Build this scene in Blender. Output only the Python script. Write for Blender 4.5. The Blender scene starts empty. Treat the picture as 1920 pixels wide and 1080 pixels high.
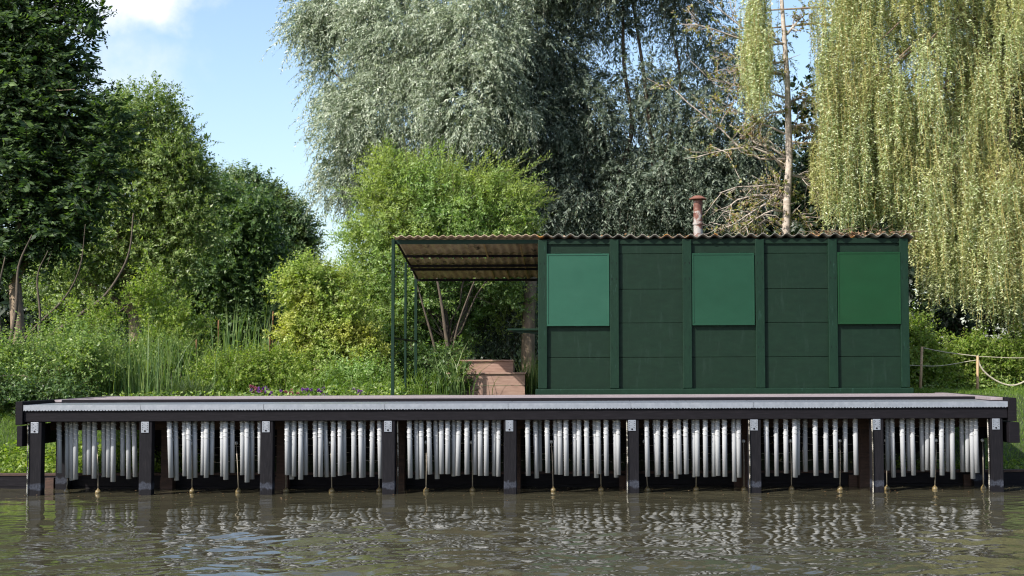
import bpy, math, random
import numpy as np
from mathutils import Matrix, Vector
R = math.radians
SC = bpy.context.scene
COL = SC.collection

# ------------------------------------------------------------ camera
FPX = 2667.0                      # focal length in pixels of the 1920 px photograph
CAM = Vector((1.03, -16.16, 1.45))
PXC = 1130.0
cam_d = bpy.data.cameras.new('camera'); cam = bpy.data.objects.new('camera', cam_d); COL.objects.link(cam)
cam_d.sensor_width = 36; cam_d.lens = 36 * FPX / 1920; cam_d.clip_end = 2000
cam_d.shift_x = (960 - PXC) / 1920
CM = Matrix.Rotation(R(90 + 3.10), 4, 'X') @ Matrix.Rotation(R(-0.22), 4, 'Z')
cam.matrix_world = Matrix.Translation(CAM) @ CM
cam_d.dof.use_dof = True; cam_d.dof.focus_distance = 16.6; cam_d.dof.aperture_fstop = 8.0
SC.camera = cam

# ------------------------------------------------------------ sky, sun, exposure
SUN_DIR = Vector((-0.73, -0.68, 0.0)).normalized() * math.cos(R(40.5)); SUN_DIR.z = math.sin(R(40.5))
W = bpy.data.worlds.new('World'); SC.world = W; W.use_nodes = True
wn = W.node_tree.nodes; wl = W.node_tree.links; wn.clear()
def wnode(t, **k):
    n = wn.new(t)
    for a, b in k.items(): setattr(n, a, b)
    return n
wo = wnode('ShaderNodeOutputWorld'); bg = wnode('ShaderNodeBackground')
sky = wnode('ShaderNodeTexSky', sky_type='NISHITA', sun_disc=False)
sky.sun_elevation = R(40.5); sky.sun_rotation = math.atan2(SUN_DIR.x, SUN_DIR.y)
sky.air_density = 1.0; sky.dust_density = 1.6; sky.ozone_density = 1.4
tc = wnode('ShaderNodeTexCoord')
def wmath(op, a, b=None, c=None):
    m = wnode('ShaderNodeMath', operation=op)
    for i, v in enumerate((a, b, c)):
        if v is None: continue
        if isinstance(v, (int, float)): m.inputs[i].default_value = v
        else: wl.new(v, m.inputs[i])
    return m.outputs[0]
nz = wnode('ShaderNodeTexNoise'); nz.inputs['Scale'].default_value = 14; nz.inputs['Detail'].default_value = 7; nz.inputs['Roughness'].default_value = .55
wl.new(tc.outputs['Generated'], nz.inputs['Vector'])
cd = (CM.to_3x3() @ Vector(((215 - PXC) / FPX, (540 + 75) / FPX, -1))).normalized()   # the bank of cloud low in the north-west
dist = wnode('ShaderNodeVectorMath', operation='DISTANCE'); wl.new(tc.outputs['Generated'], dist.inputs[0]); dist.inputs[1].default_value = cd
near = wmath('SUBTRACT', 1.0, wmath('DIVIDE', dist.outputs['Value'], 0.078))
near = wmath('ADD', near, wmath('MULTIPLY', wmath('SUBTRACT', nz.outputs['Fac'], .5), 1.7))
near = wmath('SMOOTH_MAX', near, 0.0, .02)
mr = wnode('ShaderNodeMapRange', interpolation_type='SMOOTHSTEP'); wl.new(near, mr.inputs['Value'])
mr.inputs['From Min'].default_value = .12; mr.inputs['From Max'].default_value = .65; mr.inputs['To Max'].default_value = .9
nz2 = wnode('ShaderNodeTexNoise'); nz2.inputs['Scale'].default_value = 2.6; nz2.inputs['Detail'].default_value = 8; nz2.inputs['Roughness'].default_value = .6
wl.new(tc.outputs['Generated'], nz2.inputs['Vector'])
mr2 = wnode('ShaderNodeMapRange', interpolation_type='SMOOTHSTEP'); wl.new(nz2.outputs['Fac'], mr2.inputs['Value'])
mr2.inputs['From Min'].default_value = .60; mr2.inputs['From Max'].default_value = .78; mr2.inputs['To Max'].default_value = .75
cl = wmath('MAXIMUM', mr.outputs[0], mr2.outputs[0])
mix = wnode('ShaderNodeMix', data_type='RGBA'); wl.new(cl, mix.inputs['Factor']); wl.new(sky.outputs[0], mix.inputs['A'])
mix.inputs['B'].default_value = (5.0, 5.0, 5.15, 1)
wl.new(mix.outputs['Result'], bg.inputs['Color']); bg.inputs['Strength'].default_value = 0.15
wl.new(bg.outputs[0], wo.inputs[0])
sl = bpy.data.lights.new('sun', 'SUN'); sun = bpy.data.objects.new('sun', sl); COL.objects.link(sun)
sl.energy = 4.6; sl.angle = R(.53); sl.color = (1, .95, .86)
sun.rotation_euler = SUN_DIR.to_track_quat('Z', 'Y').to_euler()
sun.location = (-20, -26, 30)
SC.view_settings.view_transform = 'Standard'; SC.view_settings.look = 'None'
SC.view_settings.exposure = 0.72; SC.view_settings.gamma = 1
SC.render.engine = 'CYCLES'
SC.cycles.max_bounces = 7; SC.cycles.diffuse_bounces = 3; SC.cycles.glossy_bounces = 3
SC.cycles.transmission_bounces = 3; SC.cycles.transparent_max_bounces = 4
SC.cycles.caustics_reflective = False; SC.cycles.caustics_refractive = False
SC.cycles.sample_clamp_indirect = 4
SC.cycles.pixel_filter_type = 'BLACKMAN_HARRIS'; SC.cycles.filter_width = 1.15

# ------------------------------------------------------------ helpers
CMI = CM.to_3x3()
def P(px, py, Y):
    """the point at depth Y seen at photograph pixel (px, py)"""
    d = CMI @ Vector(((px - PXC) / FPX, -(py - 540) / FPX, -1))
    return CAM + d * ((Y - CAM.y) / d.y)
def smooth_path(pts, k=6):
    p = [Vector(q) for q in pts]; p = [p[0] * 2 - p[1]] + p + [p[-1] * 2 - p[-2]]; out = []
    for i in range(1, len(p) - 2):
        for j in range(k):
            t = j / k; a, b, c, d = p[i - 1:i + 3]
            out.append(.5 * ((2 * b) + (c - a) * t + (2 * a - 5 * b + 4 * c - d) * t * t + (3 * b - a - 3 * c + d) * t ** 3))
    return out + [p[-2]]
def mpp(Y): return (Y - CAM.y) / FPX          # metres per photograph pixel

class MB:
    def __init__(s): s.v = []; s.f = []; s.n = 0
    def add(s, v, f):
        v = np.asarray(v, float).reshape(-1, 3)
        s.f += [tuple(i + s.n for i in q) for q in f]; s.v.append(v); s.n += len(v)
    def box(s, x0, x1, y0, y1, z0, z1):
        v = [(x, y, z) for z in (z0, z1) for y in (y0, y1) for x in (x0, x1)]
        s.add(v, [(0, 2, 3, 1), (4, 5, 7, 6), (0, 1, 5, 4), (2, 6, 7, 3), (0, 4, 6, 2), (1, 3, 7, 5)])
    def bar(s, a, b, w, h):
        a = np.array(a, float); b = np.array(b, float); d = b - a; d /= np.linalg.norm(d)
        u = np.cross(d, (0, 0, 1.)) if abs(d[2]) < .95 else np.array((1., 0, 0)); u /= np.linalg.norm(u); n = np.cross(u, d)
        v = [p + u * sx * w / 2 + n * sy * h / 2 for p in (a, b) for sx, sy in ((-1, -1), (1, -1), (1, 1), (-1, 1))]
        s.add(v, [(3, 2, 1, 0), (4, 5, 6, 7), (0, 1, 5, 4), (1, 2, 6, 5), (2, 3, 7, 6), (3, 0, 4, 7)])
    def tube(s, pts, rad, sides=6, caps=True):
        pts = np.array([tuple(p) for p in pts], float); n = len(pts)
        rad = np.full(n, rad) if np.isscalar(rad) else np.array(rad, float)
        t = np.gradient(pts, axis=0); t /= np.linalg.norm(t, axis=1)[:, None] + 1e-9
        ref = np.array((0.13, 1, 0.07)) if abs(t[:, 2]).mean() > .6 else np.array((0., 0., 1.))
        u = np.cross(t, ref); u /= np.linalg.norm(u, axis=1)[:, None] + 1e-9; w = np.cross(t, u)
        a = np.arange(sides) * 2 * math.pi / sides
        ring = (u[:, None] * np.cos(a)[None, :, None] + w[:, None] * np.sin(a)[None, :, None]) * rad[:, None, None] + pts[:, None]
        f = [(i * sides + j, i * sides + (j + 1) % sides, (i + 1) * sides + (j + 1) % sides, (i + 1) * sides + j) for i in range(n - 1) for j in range(sides)]
        if caps: f += [tuple(range(sides))[::-1], tuple((n - 1) * sides + j for j in range(sides))]
        s.add(ring.reshape(-1, 3), f)
    def lathe(s, c, prof, sides=14):
        c = np.array(tuple(c)); a = np.arange(sides) * 2 * math.pi / sides
        v = [(c[0] + r * math.cos(x), c[1] + r * math.sin(x), c[2] + z) for r, z in prof for x in a]
        n = len(prof)
        f = [(i * sides + j, i * sides + (j + 1) % sides, (i + 1) * sides + (j + 1) % sides, (i + 1) * sides + j) for i in range(n - 1) for j in range(sides)]
        f += [tuple(range(sides))[::-1], tuple((n - 1) * sides + j for j in range(sides))]
        s.add(v, f)
    def build(s, name, mat, parent=None, smooth=False, bevel=0):
        me = bpy.data.meshes.new(name); v = np.concatenate(s.v)
        loc = None
        o = bpy.data.objects.new(name, me); COL.objects.link(o)
        me.from_pydata([tuple(p) for p in v], [], s.f); me.materials.append(mat)
        if smooth: me.polygons.foreach_set('use_smooth', [True] * len(me.polygons))
        if bevel:
            m = o.modifiers.new('bevel', 'BEVEL'); m.width = bevel; m.segments = 2; m.limit_method = 'ANGLE'
        if parent is not None:
            o.parent = parent; o.matrix_parent_inverse = Matrix.Translation(-parent.location)
        return o

def quads(name, V, mat, parent=None, k=4, smooth=False):
    """a mesh of separate k-gons from an (n*k,3) array"""
    n = len(V) // k; me = bpy.data.meshes.new(name)
    me.vertices.add(n * k); me.vertices.foreach_set('co', np.ascontiguousarray(V, np.float32).ravel())
    me.loops.add(n * k); me.loops.foreach_set('vertex_index', np.arange(n * k, dtype=np.int32))
    me.polygons.add(n); me.polygons.foreach_set('loop_start', np.arange(0, n * k, k, dtype=np.int32))
    me.materials.append(mat); me.update(calc_edges=True); me.validate()
    o = bpy.data.objects.new(name, me); COL.objects.link(o)
    if parent is not None:
        o.parent = parent; o.matrix_parent_inverse = Matrix.Translation(-parent.location)
    return o

def tag(o, label=None, cat=None, group=None, kind=None):
    if label: o['label'] = label
    if cat: o['category'] = cat
    if group: o['group'] = group
    if kind: o['kind'] = kind
    return o
def empty(name, loc, label, cat, group=None):
    o = bpy.data.objects.new(name, None); COL.objects.link(o); o.location = loc; o.empty_display_size = .2
    return tag(o, label, cat, group)

# ------------------------------------------------------------ materials
def mat(name):
    m = bpy.data.materials.new(name); m.use_nodes = True; nt = m.node_tree; nt.nodes.clear()
    out = nt.nodes.new('ShaderNodeOutputMaterial'); return m, nt, out
def N(nt, t, **k):
    n = nt.nodes.new(t)
    for a, b in k.items(): setattr(n, a, b)
    return n
def noise(nt, scale, detail=4, rough=.6, stretch=None, coord='Object', warp=0):
    tc = N(nt, 'ShaderNodeTexCoord'); v = tc.outputs[coord]
    if stretch:
        mp = N(nt, 'ShaderNodeMapping'); mp.inputs['Scale'].default_value = stretch; nt.links.new(v, mp.inputs['Vector']); v = mp.outputs[0]
    n = N(nt, 'ShaderNodeTexNoise'); n.inputs['Scale'].default_value = scale; n.inputs['Detail'].default_value = detail
    n.inputs['Roughness'].default_value = rough; n.inputs['Distortion'].default_value = warp; nt.links.new(v, n.inputs['Vector']); return n.outputs['Fac']
def ramp(nt, fac, stops):
    r = N(nt, 'ShaderNodeValToRGB'); e = r.color_ramp.elements
    while len(e) < len(stops): e.new(.5)
    for i, (p, c) in enumerate(stops): e[i].position = p; e[i].color = (*c, 1) if len(c) == 3 else c
    nt.links.new(fac, r.inputs[0]); return r.outputs[0]
def mixc(nt, f, a, b, mode='MIX'):
    m = N(nt, 'ShaderNodeMix', data_type='RGBA', blend_type=mode)
    for k, v in (('Factor', f), ('A', a), ('B', b)):
        if isinstance(v, (int, float)): m.inputs[k].default_value = v
        elif isinstance(v, tuple): m.inputs[k].default_value = (*v, 1)
        else: nt.links.new(v, m.inputs[k])
    return m.outputs['Result']
def bump(nt, h, strength, dist=.01):
    b = N(nt, 'ShaderNodeBump'); b.inputs['Strength'].default_value = strength; b.inputs['Distance'].default_value = dist
    nt.links.new(h, b.inputs['Height']); return b.outputs[0]
def surf(name, stops, scale=6, stretch=None, rough=.7, metal=0, detail=5, bmp=.3, bdist=.004, spec=.5, dirt=None, rr=None):
    m, nt, out = mat(name); b = N(nt, 'ShaderNodeBsdfPrincipled'); nt.links.new(b.outputs[0], out.inputs[0])
    n = noise(nt, scale, detail, .65, stretch); c = ramp(nt, n, stops)
    if dirt:
        dn = noise(nt, dirt[1], 6, .7, dirt[3] if len(dirt) > 3 else None); d = ramp(nt, dn, [(dirt[2], (0, 0, 0)), (min(1, dirt[2] + .12), (1, 1, 1))])
        c = mixc(nt, d, c, dirt[0])
    nt.links.new(c, b.inputs['Base Color'])
    b.inputs['Roughness'].default_value = rough; b.inputs['Metallic'].default_value = metal; b.inputs['Specular IOR Level'].default_value = spec
    if rr:
        rn = ramp(nt, noise(nt, rr[0], 4, .6), [(.35, (rough,) * 3), (.7, (rr[1],) * 3)]); nt.links.new(rn, b.inputs['Roughness'])
    if bmp: nt.links.new(bump(nt, n, bmp, bdist), b.inputs['Normal'])
    return m
def leafmat(name, cols, trans=.4, rough=.45, tcol=None, patch=None):
    """leaves differ one from the next, with real colour differences from branch to branch"""
    m, nt, out = mat(name); g = N(nt, 'ShaderNodeNewGeometry')
    c = ramp(nt, g.outputs['Random Per Island'], [(i / (len(cols) - 1) if len(cols) > 1 else 0, x) for i, x in enumerate(cols)])
    if patch:
        f = ramp(nt, noise(nt, patch[1], 3, .6), [(.45, (0, 0, 0)), (.62, (1, 1, 1))]); c = mixc(nt, f, c, mixc(nt, .65, c, patch[0]))
    b = N(nt, 'ShaderNodeBsdfPrincipled'); nt.links.new(c, b.inputs['Base Color']); b.inputs['Roughness'].default_value = rough
    b.inputs['Specular IOR Level'].default_value = .4
    t = N(nt, 'ShaderNodeBsdfTranslucent'); tc_ = mixc(nt, 1.0, c, tcol or (1.6, 1.7, .6), 'MULTIPLY'); nt.links.new(tc_, t.inputs['Color'])
    ms = N(nt, 'ShaderNodeMixShader'); ms.inputs[0].default_value = trans
    nt.links.new(b.outputs[0], ms.inputs[1]); nt.links.new(t.outputs[0], ms.inputs[2]); nt.links.new(ms.outputs[0], out.inputs[0])
    return m

M = {}
M['tar'] = surf('tarred_timber', [(.25, (.003, .0028, .004)), (.55, (.007, .006, .0085)), (.8, (.017, .015, .018))], 5, (1.2, 6, 14), .7, spec=.15, bmp=.5, bdist=.004, dirt=((.09, .08, .08), 30, .70, (1, 3, 3)))
M['tar_v'] = surf('tarred_post', [(.25, (.003, .003, .0045)), (.55, (.0075, .007, .0095)), (.85, (.020, .018, .020))], 5, (14, 14, 1.5), .7, spec=.15, bmp=.5, bdist=.004)
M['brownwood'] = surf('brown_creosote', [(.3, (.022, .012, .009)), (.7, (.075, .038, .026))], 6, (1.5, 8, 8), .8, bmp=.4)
M['deckwood'] = surf('weathered_deck', [(.25, (.15, .125, .13)), (.55, (.24, .20, .21)), (.8, (.34, .30, .31))], 4, (1.2, 14, 3), .6, bmp=.3, dirt=((.10, .085, .07), 9, .62))
M['galv'] = surf('galvanised', [(.3, (.22, .24, .28)), (.5, (.25, .27, .315)), (.7, (.29, .31, .355))], 22, None, .3, .35, 3, bmp=.05)
M['alu'] = surf('aluminium', [(.3, (.29, .30, .315)), (.7, (.36, .37, .385))], 3, (8, 8, 1), .75, .0, 3, bmp=.02, spec=.12, dirt=((.38, .36, .34), 10, .68, (6, 6, 1.2)))
M['cordm'] = surf('cord', [(.3, (.45, .45, .45)), (.7, (.65, .65, .65))], 30, None, .3, .5, 3, bmp=0)
M['float'] = surf('float_rubber', [(.3, (.08, .055, .025)), (.55, (.18, .135, .06)), (.8, (.28, .23, .13))], 30, None, .35, bmp=.2)
M['knob'] = surf('knob', [(.3, (.45, .45, .45)), (.7, (.8, .8, .8))], 25, None, .3, .2)
M['rod'] = surf('rod', [(.3, (.24, .20, .15)), (.7, (.45, .41, .34))], 25, None, .5, .3)
M['green'] = surf('green_paint', [(.25, (.0018, .0115, .0055)), (.55, (.003, .0155, .0075)), (.85, (.005, .021, .0105))], 3, (2, 2, 5), .55, spec=.2, bmp=.35, bdist=.002, dirt=((.007, .021, .013), 5, .56, (3, 3, .5)), rr=(5, .65))
M['green2'] = surf('green_batten', [(.3, (.002, .015, .0075)), (.8, (.005, .024, .012))], 5, (5, 5, 1.5), .55, spec=.2, bmp=.4, bdist=.002, dirt=((.016, .045, .034), 10, .60, (3, 3, .6)))
M['shutA'] = surf('shutter_sky_tint', [(.3, (.011, .060, .036)), (.7, (.015, .072, .044))], 2.5, (1, 1, 1.5), .38, spec=.3, bmp=.25, bdist=.003, rr=(2, .5), dirt=((.016, .055, .032), 5, .68, (4, 4, 1.5)))  # lighter tone is sky reflection painted into the left shutter
M['shutB'] = surf('shutter_mid', [(.3, (.004, .036, .017)), (.7, (.006, .044, .022))], 2.5, (1, 1, 1.5), .38, spec=.3, bmp=.25, bdist=.003, rr=(2, .5), dirt=((.016, .055, .032), 5, .68, (4, 4, 1.5)))
M['shutC'] = surf('shutter_fresh', [(.3, (.001, .028, .006)), (.7, (.002, .035, .009))], 2.5, (1, 1, 1.5), .35, spec=.3, bmp=.25, bdist=.003, rr=(2, .5), dirt=((.016, .055, .032), 5, .68, (4, 4, 1.5)))
M['roof'] = surf('fibre_cement', [(.25, (.30, .21, .13)), (.5, (.50, .38, .26)), (.8, (.66, .55, .41))], 5, (1, 1, 1), .85, bmp=.5, dirt=((.035, .03, .02), 4, .55, (2.5, .8, 1)))
M['roofedge'] = surf('lichened_cement', [(.30, (.05, .055, .045)), (.48, (.20, .20, .17)), (.58, (.26, .24, .20)), (.63, (.48, .22, .05))], 2.2, (1.4, 1, 1), .85, bmp=.5)
M['lath'] = surf('seam_light', [(.3, (.30, .20, .09)), (.7, (.48, .34, .17))], 8, (1, 1, 6), .7)  # yellow that paints in daylight coming through the canopy sheets
M['pipe'] = surf('rusty_flue', [(.40, (.10, .035, .025)), (.49, (.16, .065, .045)), (.54, (.33, .30, .28))], 5, (1, 1, 1.6), .65, .1, bmp=.3)
M['rust'] = surf('rust', [(.3, (.10, .04, .025)), (.7, (.22, .09, .06))], 12, None, .8, bmp=.4)
M['step'] = surf('redwood_step', [(.25, (.20, .12, .09)), (.55, (.29, .185, .145)), (.8, (.38, .27, .22))], 5, (1, 8, 8), .7, bmp=.3, dirt=((.2, .11, .08), 12, .66))
M['stepgap'] = surf('dark_step', [(.3, (.05, .02, .013)), (.7, (.10, .045, .03))], 8, None, .8)
M['stake'] = surf('stake', [(.3, (.30, .19, .10)), (.7, (.50, .34, .19))], 12, (6, 6, 1), .7)
M['rope'] = surf('rope', [(.3, (.28, .25, .17)), (.7, (.48, .44, .34))], 60, None, .8, bmp=.5)
M['bark_pale'] = surf('bark_pale', [(.25, (.20, .16, .13)), (.5, (.40, .34, .29)), (.8, (.58, .51, .45))], 7, (1, 1, 3), .85, bmp=.6, bdist=.01)
M['bark_dark'] = surf('bark_dark', [(.3, (.035, .027, .02)), (.7, (.11, .085, .06))], 7, (3, 3, 1), .9, bmp=.7, bdist=.01)
M['bark_mid'] = surf('bark_mid', [(.3, (.09, .065, .045)), (.7, (.24, .18, .12))], 7, (3, 3, 1), .9, bmp=.7, bdist=.01)
M['wire'] = surf('wire', [(.48, (.08, .07, .05)), (.56, (.75, .70, .60))], 9, None, .35, .5)  # bright patches are glints painted along the strands
M['purple'] = leafmat('purple_petals', [(.16, .05, .26), (.26, .10, .36), (.12, .03, .20)], .25, tcol=(1.2, 1, 1.3))
M['pink'] = leafmat('pink_petals', [(.28, .06, .10), (.34, .14, .16)], .25, tcol=(1.2, 1, 1.1))
M['blade'] = leafmat('blades', [(.06, .12, .04), (.12, .20, .06), (.22, .28, .10), (.09, .16, .06)], .4)
M['lawn'] = leafmat('lawn_blades', [(.07, .13, .02), (.12, .20, .03), (.17, .24, .05)], .4)
M['sedge'] = leafmat('sedge', [(.025, .05, .018), (.05, .09, .025), (.09, .12, .04)], .3)
M['cattail'] = surf('cattail_head', [(.3, (.10, .045, .02)), (.7, (.22, .11, .05))], 30, None, .9)
M['litter'] = leafmat('litter', [(.10, .05, .025), (.22, .12, .06), (.30, .20, .12), (.06, .035, .02)], .15, tcol=(1.2, 1, .7))
M['L_ash'] = leafmat('leaf_ash', [(.018, .042, .018), (.03, .062, .024), (.055, .10, .032), (.12, .20, .05)], .42, .6)  # shade over this tree is put into its dark leaf colour
M['L_mid'] = leafmat('leaf_mid', [(.08, .13, .04), (.14, .21, .065), (.22, .30, .10), (.34, .40, .20)], .38, .42)
M['L_dark'] = leafmat('leaf_dark', [(.04, .08, .026), (.075, .135, .042), (.18, .26, .10)], .38, .4)
M['L_alder'] = leafmat('leaf_alder', [(.06, .115, .055), (.11, .18, .08), (.22, .30, .14)], .3, .42, patch=((.16, .19, .03), 1.1))
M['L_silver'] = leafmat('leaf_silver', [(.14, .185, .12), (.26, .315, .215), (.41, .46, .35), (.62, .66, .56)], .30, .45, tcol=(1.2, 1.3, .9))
M['L_silverd'] = leafmat('leaf_silver_dark', [(.06, .09, .065), (.125, .165, .115), (.32, .37, .30)], .3, .5, tcol=(1.2, 1.3, .8))  # darker copy of the silver leaves, willow shade put into the colour
M['L_yellow'] = leafmat('leaf_yellow', [(.08, .16, .035), (.16, .27, .07), (.26, .38, .13), (.42, .52, .26)], .42, .45, patch=((.32, .37, .10), .9))
M['L_gold'] = leafmat('leaf_gold', [(.11, .18, .03), (.21, .30, .06), (.32, .40, .11), (.45, .51, .21)], .42, .45, patch=((.44, .42, .10), 1.2))
M['L_weep'] = leafmat('leaf_weep', [(.18, .24, .09), (.34, .41, .17), (.52, .57, .32), (.74, .77, .58)], .36, .42, tcol=(1.2, 1.3, .8), patch=((.44, .42, .16), .8))
M['L_spruce'] = leafmat('leaf_spruce', [(.12, .13, .04), (.20, .24, .07), (.28, .17, .10), (.36, .40, .14)], .4)
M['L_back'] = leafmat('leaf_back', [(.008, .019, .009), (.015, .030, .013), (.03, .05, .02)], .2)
M['L_nettle'] = leafmat('leaf_nettle', [(.09, .16, .02), (.15, .23, .035), (.21, .28, .05), (.26, .31, .09)], .42)
M['L_under'] = leafmat('leaf_under', [(.06, .115, .03), (.13, .21, .05), (.22, .31, .08), (.34, .41, .17)], .4)
M['stem_y'] = surf('stem_yellow', [(.3, (.26, .20, .06)), (.7, (.42, .34, .12))], 10)
# ground
def ground_mat():
    m, nt, out = mat('soil_and_grass'); b = N(nt, 'ShaderNodeBsdfPrincipled'); nt.links.new(b.outputs[0], out.inputs[0])
    n = noise(nt, 3, 8, .7); c = ramp(nt, n, [(.3, (.022, .02, .01)), (.5, (.035, .055, .015)), (.7, (.065, .10, .025))])
    nt.links.new(c, b.inputs['Base Color']); b.inputs['Roughness'].default_value = 1
    nt.links.new(bump(nt, noise(nt, 40, 5, .7), .8, .03), b.inputs['Normal']); return m
M['ground'] = ground_mat()
def water_mat():
    m, nt, out = mat('pond_water'); b = N(nt, 'ShaderNodeBsdfPrincipled'); nt.links.new(b.outputs[0], out.inputs[0])
    c = ramp(nt, noise(nt, .6, 3), [(.3, (.046, .042, .026)), (.7, (.064, .059, .037))]); nt.links.new(c, b.inputs['Base Color'])
    b.inputs['Roughness'].default_value = .035; b.inputs['IOR'].default_value = 1.34; b.inputs['Specular IOR Level'].default_value = .85
    n1 = noise(nt, 22, 2, .5, (.7, 1.3, 1), warp=.4)
    nt.links.new(bump(nt, n1, .08, .006), b.inputs['Normal']); return m
M['water'] = water_mat()

nt = M['tar_v'].node_tree; bs_ = [n for n in nt.nodes if n.type == 'BSDF_PRINCIPLED'][0]; src = bs_.inputs['Base Color'].links[0].from_socket
tcn = N(nt, 'ShaderNodeTexCoord'); sp_ = N(nt, 'ShaderNodeSeparateXYZ'); nt.links.new(tcn.outputs['Object'], sp_.inputs[0])
ad = N(nt, 'ShaderNodeMath', operation='MULTIPLY_ADD'); nt.links.new(noise(nt, 14, 4, .7), ad.inputs[0]); ad.inputs[1].default_value = -.12; nt.links.new(sp_.outputs['Z'], ad.inputs[2])
fz = ramp(nt, ad.outputs[0], [(0.0, (0, 0, 0)), (.02, (1, 1, 1)), (.07, (.8, .8, .8)), (.085, (0, 0, 0))])
nt.links.new(mixc(nt, fz, src, ramp(nt, noise(nt, 60, 3, .7), [(.35, (.018, .020, .028)), (.65, (.05, .056, .075))])), bs_.inputs['Base Color'])
# ------------------------------------------------------------ terrain and water
def sstep(t): t = np.clip(t, 0, 1); return t * t * (3 - 2 * t)
def gz(x, y):
    x = np.asarray(x, float); y = np.asarray(y, float)
    top = .84 + .17 * sstep((x + 6) / 5)
    z = .13 + (top - .13) * sstep((y - 1.0) / 2.9) + .035 * np.sin(x * 1.7 + y) * sstep((y - 1.2) / 2)
    z = z + 0.02 * np.clip(y - 6, 0, 100) * .4
    z = np.where(y < 1.0, -.9, z); return z
def grid(name, xs, ys, zf, material):
    X, Y = np.meshgrid(xs, ys); Z = zf(X, Y); nx, ny = len(xs), len(ys)
    V = np.stack([X, Y, Z], -1).reshape(-1, 3)
    i = (np.arange(ny - 1)[:, None] * nx + np.arange(nx - 1)[None]).ravel()
    F = np.stack([i, i + 1, i + nx + 1, i + nx], -1)
    me = bpy.data.meshes.new(name); me.vertices.add(len(V)); me.vertices.foreach_set('co', V.astype(np.float32).ravel())
    me.loops.add(F.size); me.loops.foreach_set('vertex_index', F.astype(np.int32).ravel())
    me.polygons.add(len(F)); me.polygons.foreach_set('loop_start', np.arange(0, F.size, 4, dtype=np.int32))
    me.polygons.foreach_set('use_smooth', np.ones(len(F), bool))
    me.materials.append(material); me.update(calc_edges=True); o = bpy.data.objects.new(name, me); COL.objects.link(o); return o
xs = np.concatenate([[-400, -150, -60, -30, -18], np.arange(-12, 14, .25), [18, 30, 60, 150, 400]])
ys = np.concatenate([[-.6, .995], np.arange(1.0, 5, .12), np.arange(5, 30, 1.0), [60, 150, 500]])
tag(grid('ground', xs, ys, gz, M['ground']), kind='structure')
rw = np.random.default_rng(4)
waves = []
for lo, hi, n, s in ((.09, .16, 24, .026), (.16, .36, 28, .044), (.36, .9, 18, .036), (.9, 2.4, 9, .020)):
    for _ in range(n):
        L = math.exp(rw.uniform(math.log(lo), math.log(hi))); a = rw.normal(R(100), R(48))
        k = 2 * math.pi / L; waves.append((k * math.cos(a), k * math.sin(a), rw.uniform(0, 6.28), s / math.sqrt(n / 2) / k))
def wz(X, Y):
    Z = np.zeros_like(X)
    for kx, ky, ph, A in waves: Z += A * np.sin(kx * X + ky * Y + ph)
    calm = .52 + 1.5 * sstep((-.6 - Y) / 4.5)
    patch = .75 + .35 * np.sin(X * .8 + 1.3 * np.sin(Y * .7)) * np.cos(Y * .9 + X * .25)
    fx = sstep((X - X.min()) / 1.0) * sstep((X.max() - X) / 1.0) * sstep((Y - Y.min()) / 1.5)
    return Z * calm * patch * fx
xg = np.arange(-8, 8.01, .022); yg = np.arange(-9.5, .98, .026)
tag(grid('water', xg, yg, wz, M['water']), kind='structure')
o = grid('water', np.array([-8, 8.]), np.array([-9.5, -9.49]), lambda x, y: x * 0, M['water']); bpy.data.objects.remove(o)
mb = MB(); X0, X1, Y0, Y1 = xg[0], xg[-1], yg[0], yg[-1]
for a, b, c, d in ((-400, X0, -400, Y1), (X1, 400, -400, Y1), (X0, X1, -400, Y0)):
    mb.add([(a, c, 0), (b, c, 0), (b, d, 0), (a, d, 0)], [(0, 1, 2, 3)])
tag(mb.build('open_water', M['water']), kind='structure')

# ------------------------------------------------------------ timber platform
plat = empty('timber_platform', (0, 0, 0), 'long dark timber platform on posts standing in the water, with pale metal edging', 'platform')
XL = P(45, 766, 0).x; XR = P(1889, 760, 0).x
ZB0, ZB1, ZM = .832, .958, 1.022
mb = MB(); mb.box(XL, XR, 0, .06, ZB0, ZB1); mb.build('front_beam', M['tar'], plat, bevel=.006)
post_px = [66, 273, 500, 729, 957, 1187, 1416, 1646, 1870]
post_x = [P(p, 850, 0.01).x for p in post_px]
rr = random.Random(3)
for i, x in enumerate(post_x):
    mb = MB(); mb.box(x - .075, x + .068, .012, .125, -.9, ZB0 - .002)
    po = mb.build('post', M['tar_v'], plat, bevel=.006)
    mb = MB(); px_ = x - .010; w = .043
    mb.box(px_ - w, px_ + w, .004, .0095, ZB0 - .128, ZB0 - .004)
    pl = mb.build('post_plate', M['galv'], po, bevel=.002)
    mb = MB()
    mb.lathe((0, 0, 0), [(.011, 0), (.011, .003), (.007, .006)], 8)
    v = mb.v[0].copy(); f = mb.f
    dots = MB()
    for (dx, dz, s) in [(0, -.108, 1.0)] + [(sx * .029, -.02 - k * .024, .34) for sx in (-1, 1) for k in range(4)] + [(.012 * ((k % 2) * 2 - 1), -.03 - k * .018, .30) for k in range(4)]:
        w_ = np.stack([v[:, 0] * s, -v[:, 2], v[:, 1] * s], -1) + np.array((px_ + dx, .004, ZB0 + dz)); dots.add(w_, f)
    dots.build('bolt', M['tar'], pl)
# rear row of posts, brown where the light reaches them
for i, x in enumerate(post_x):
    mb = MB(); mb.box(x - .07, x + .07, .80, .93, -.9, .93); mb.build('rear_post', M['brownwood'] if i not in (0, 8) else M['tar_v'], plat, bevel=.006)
mb = MB(); mb.box(XL - .0, XR, .78, .797, .70, .90); mb.build('rear_beam', M['brownwood'], plat)
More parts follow.
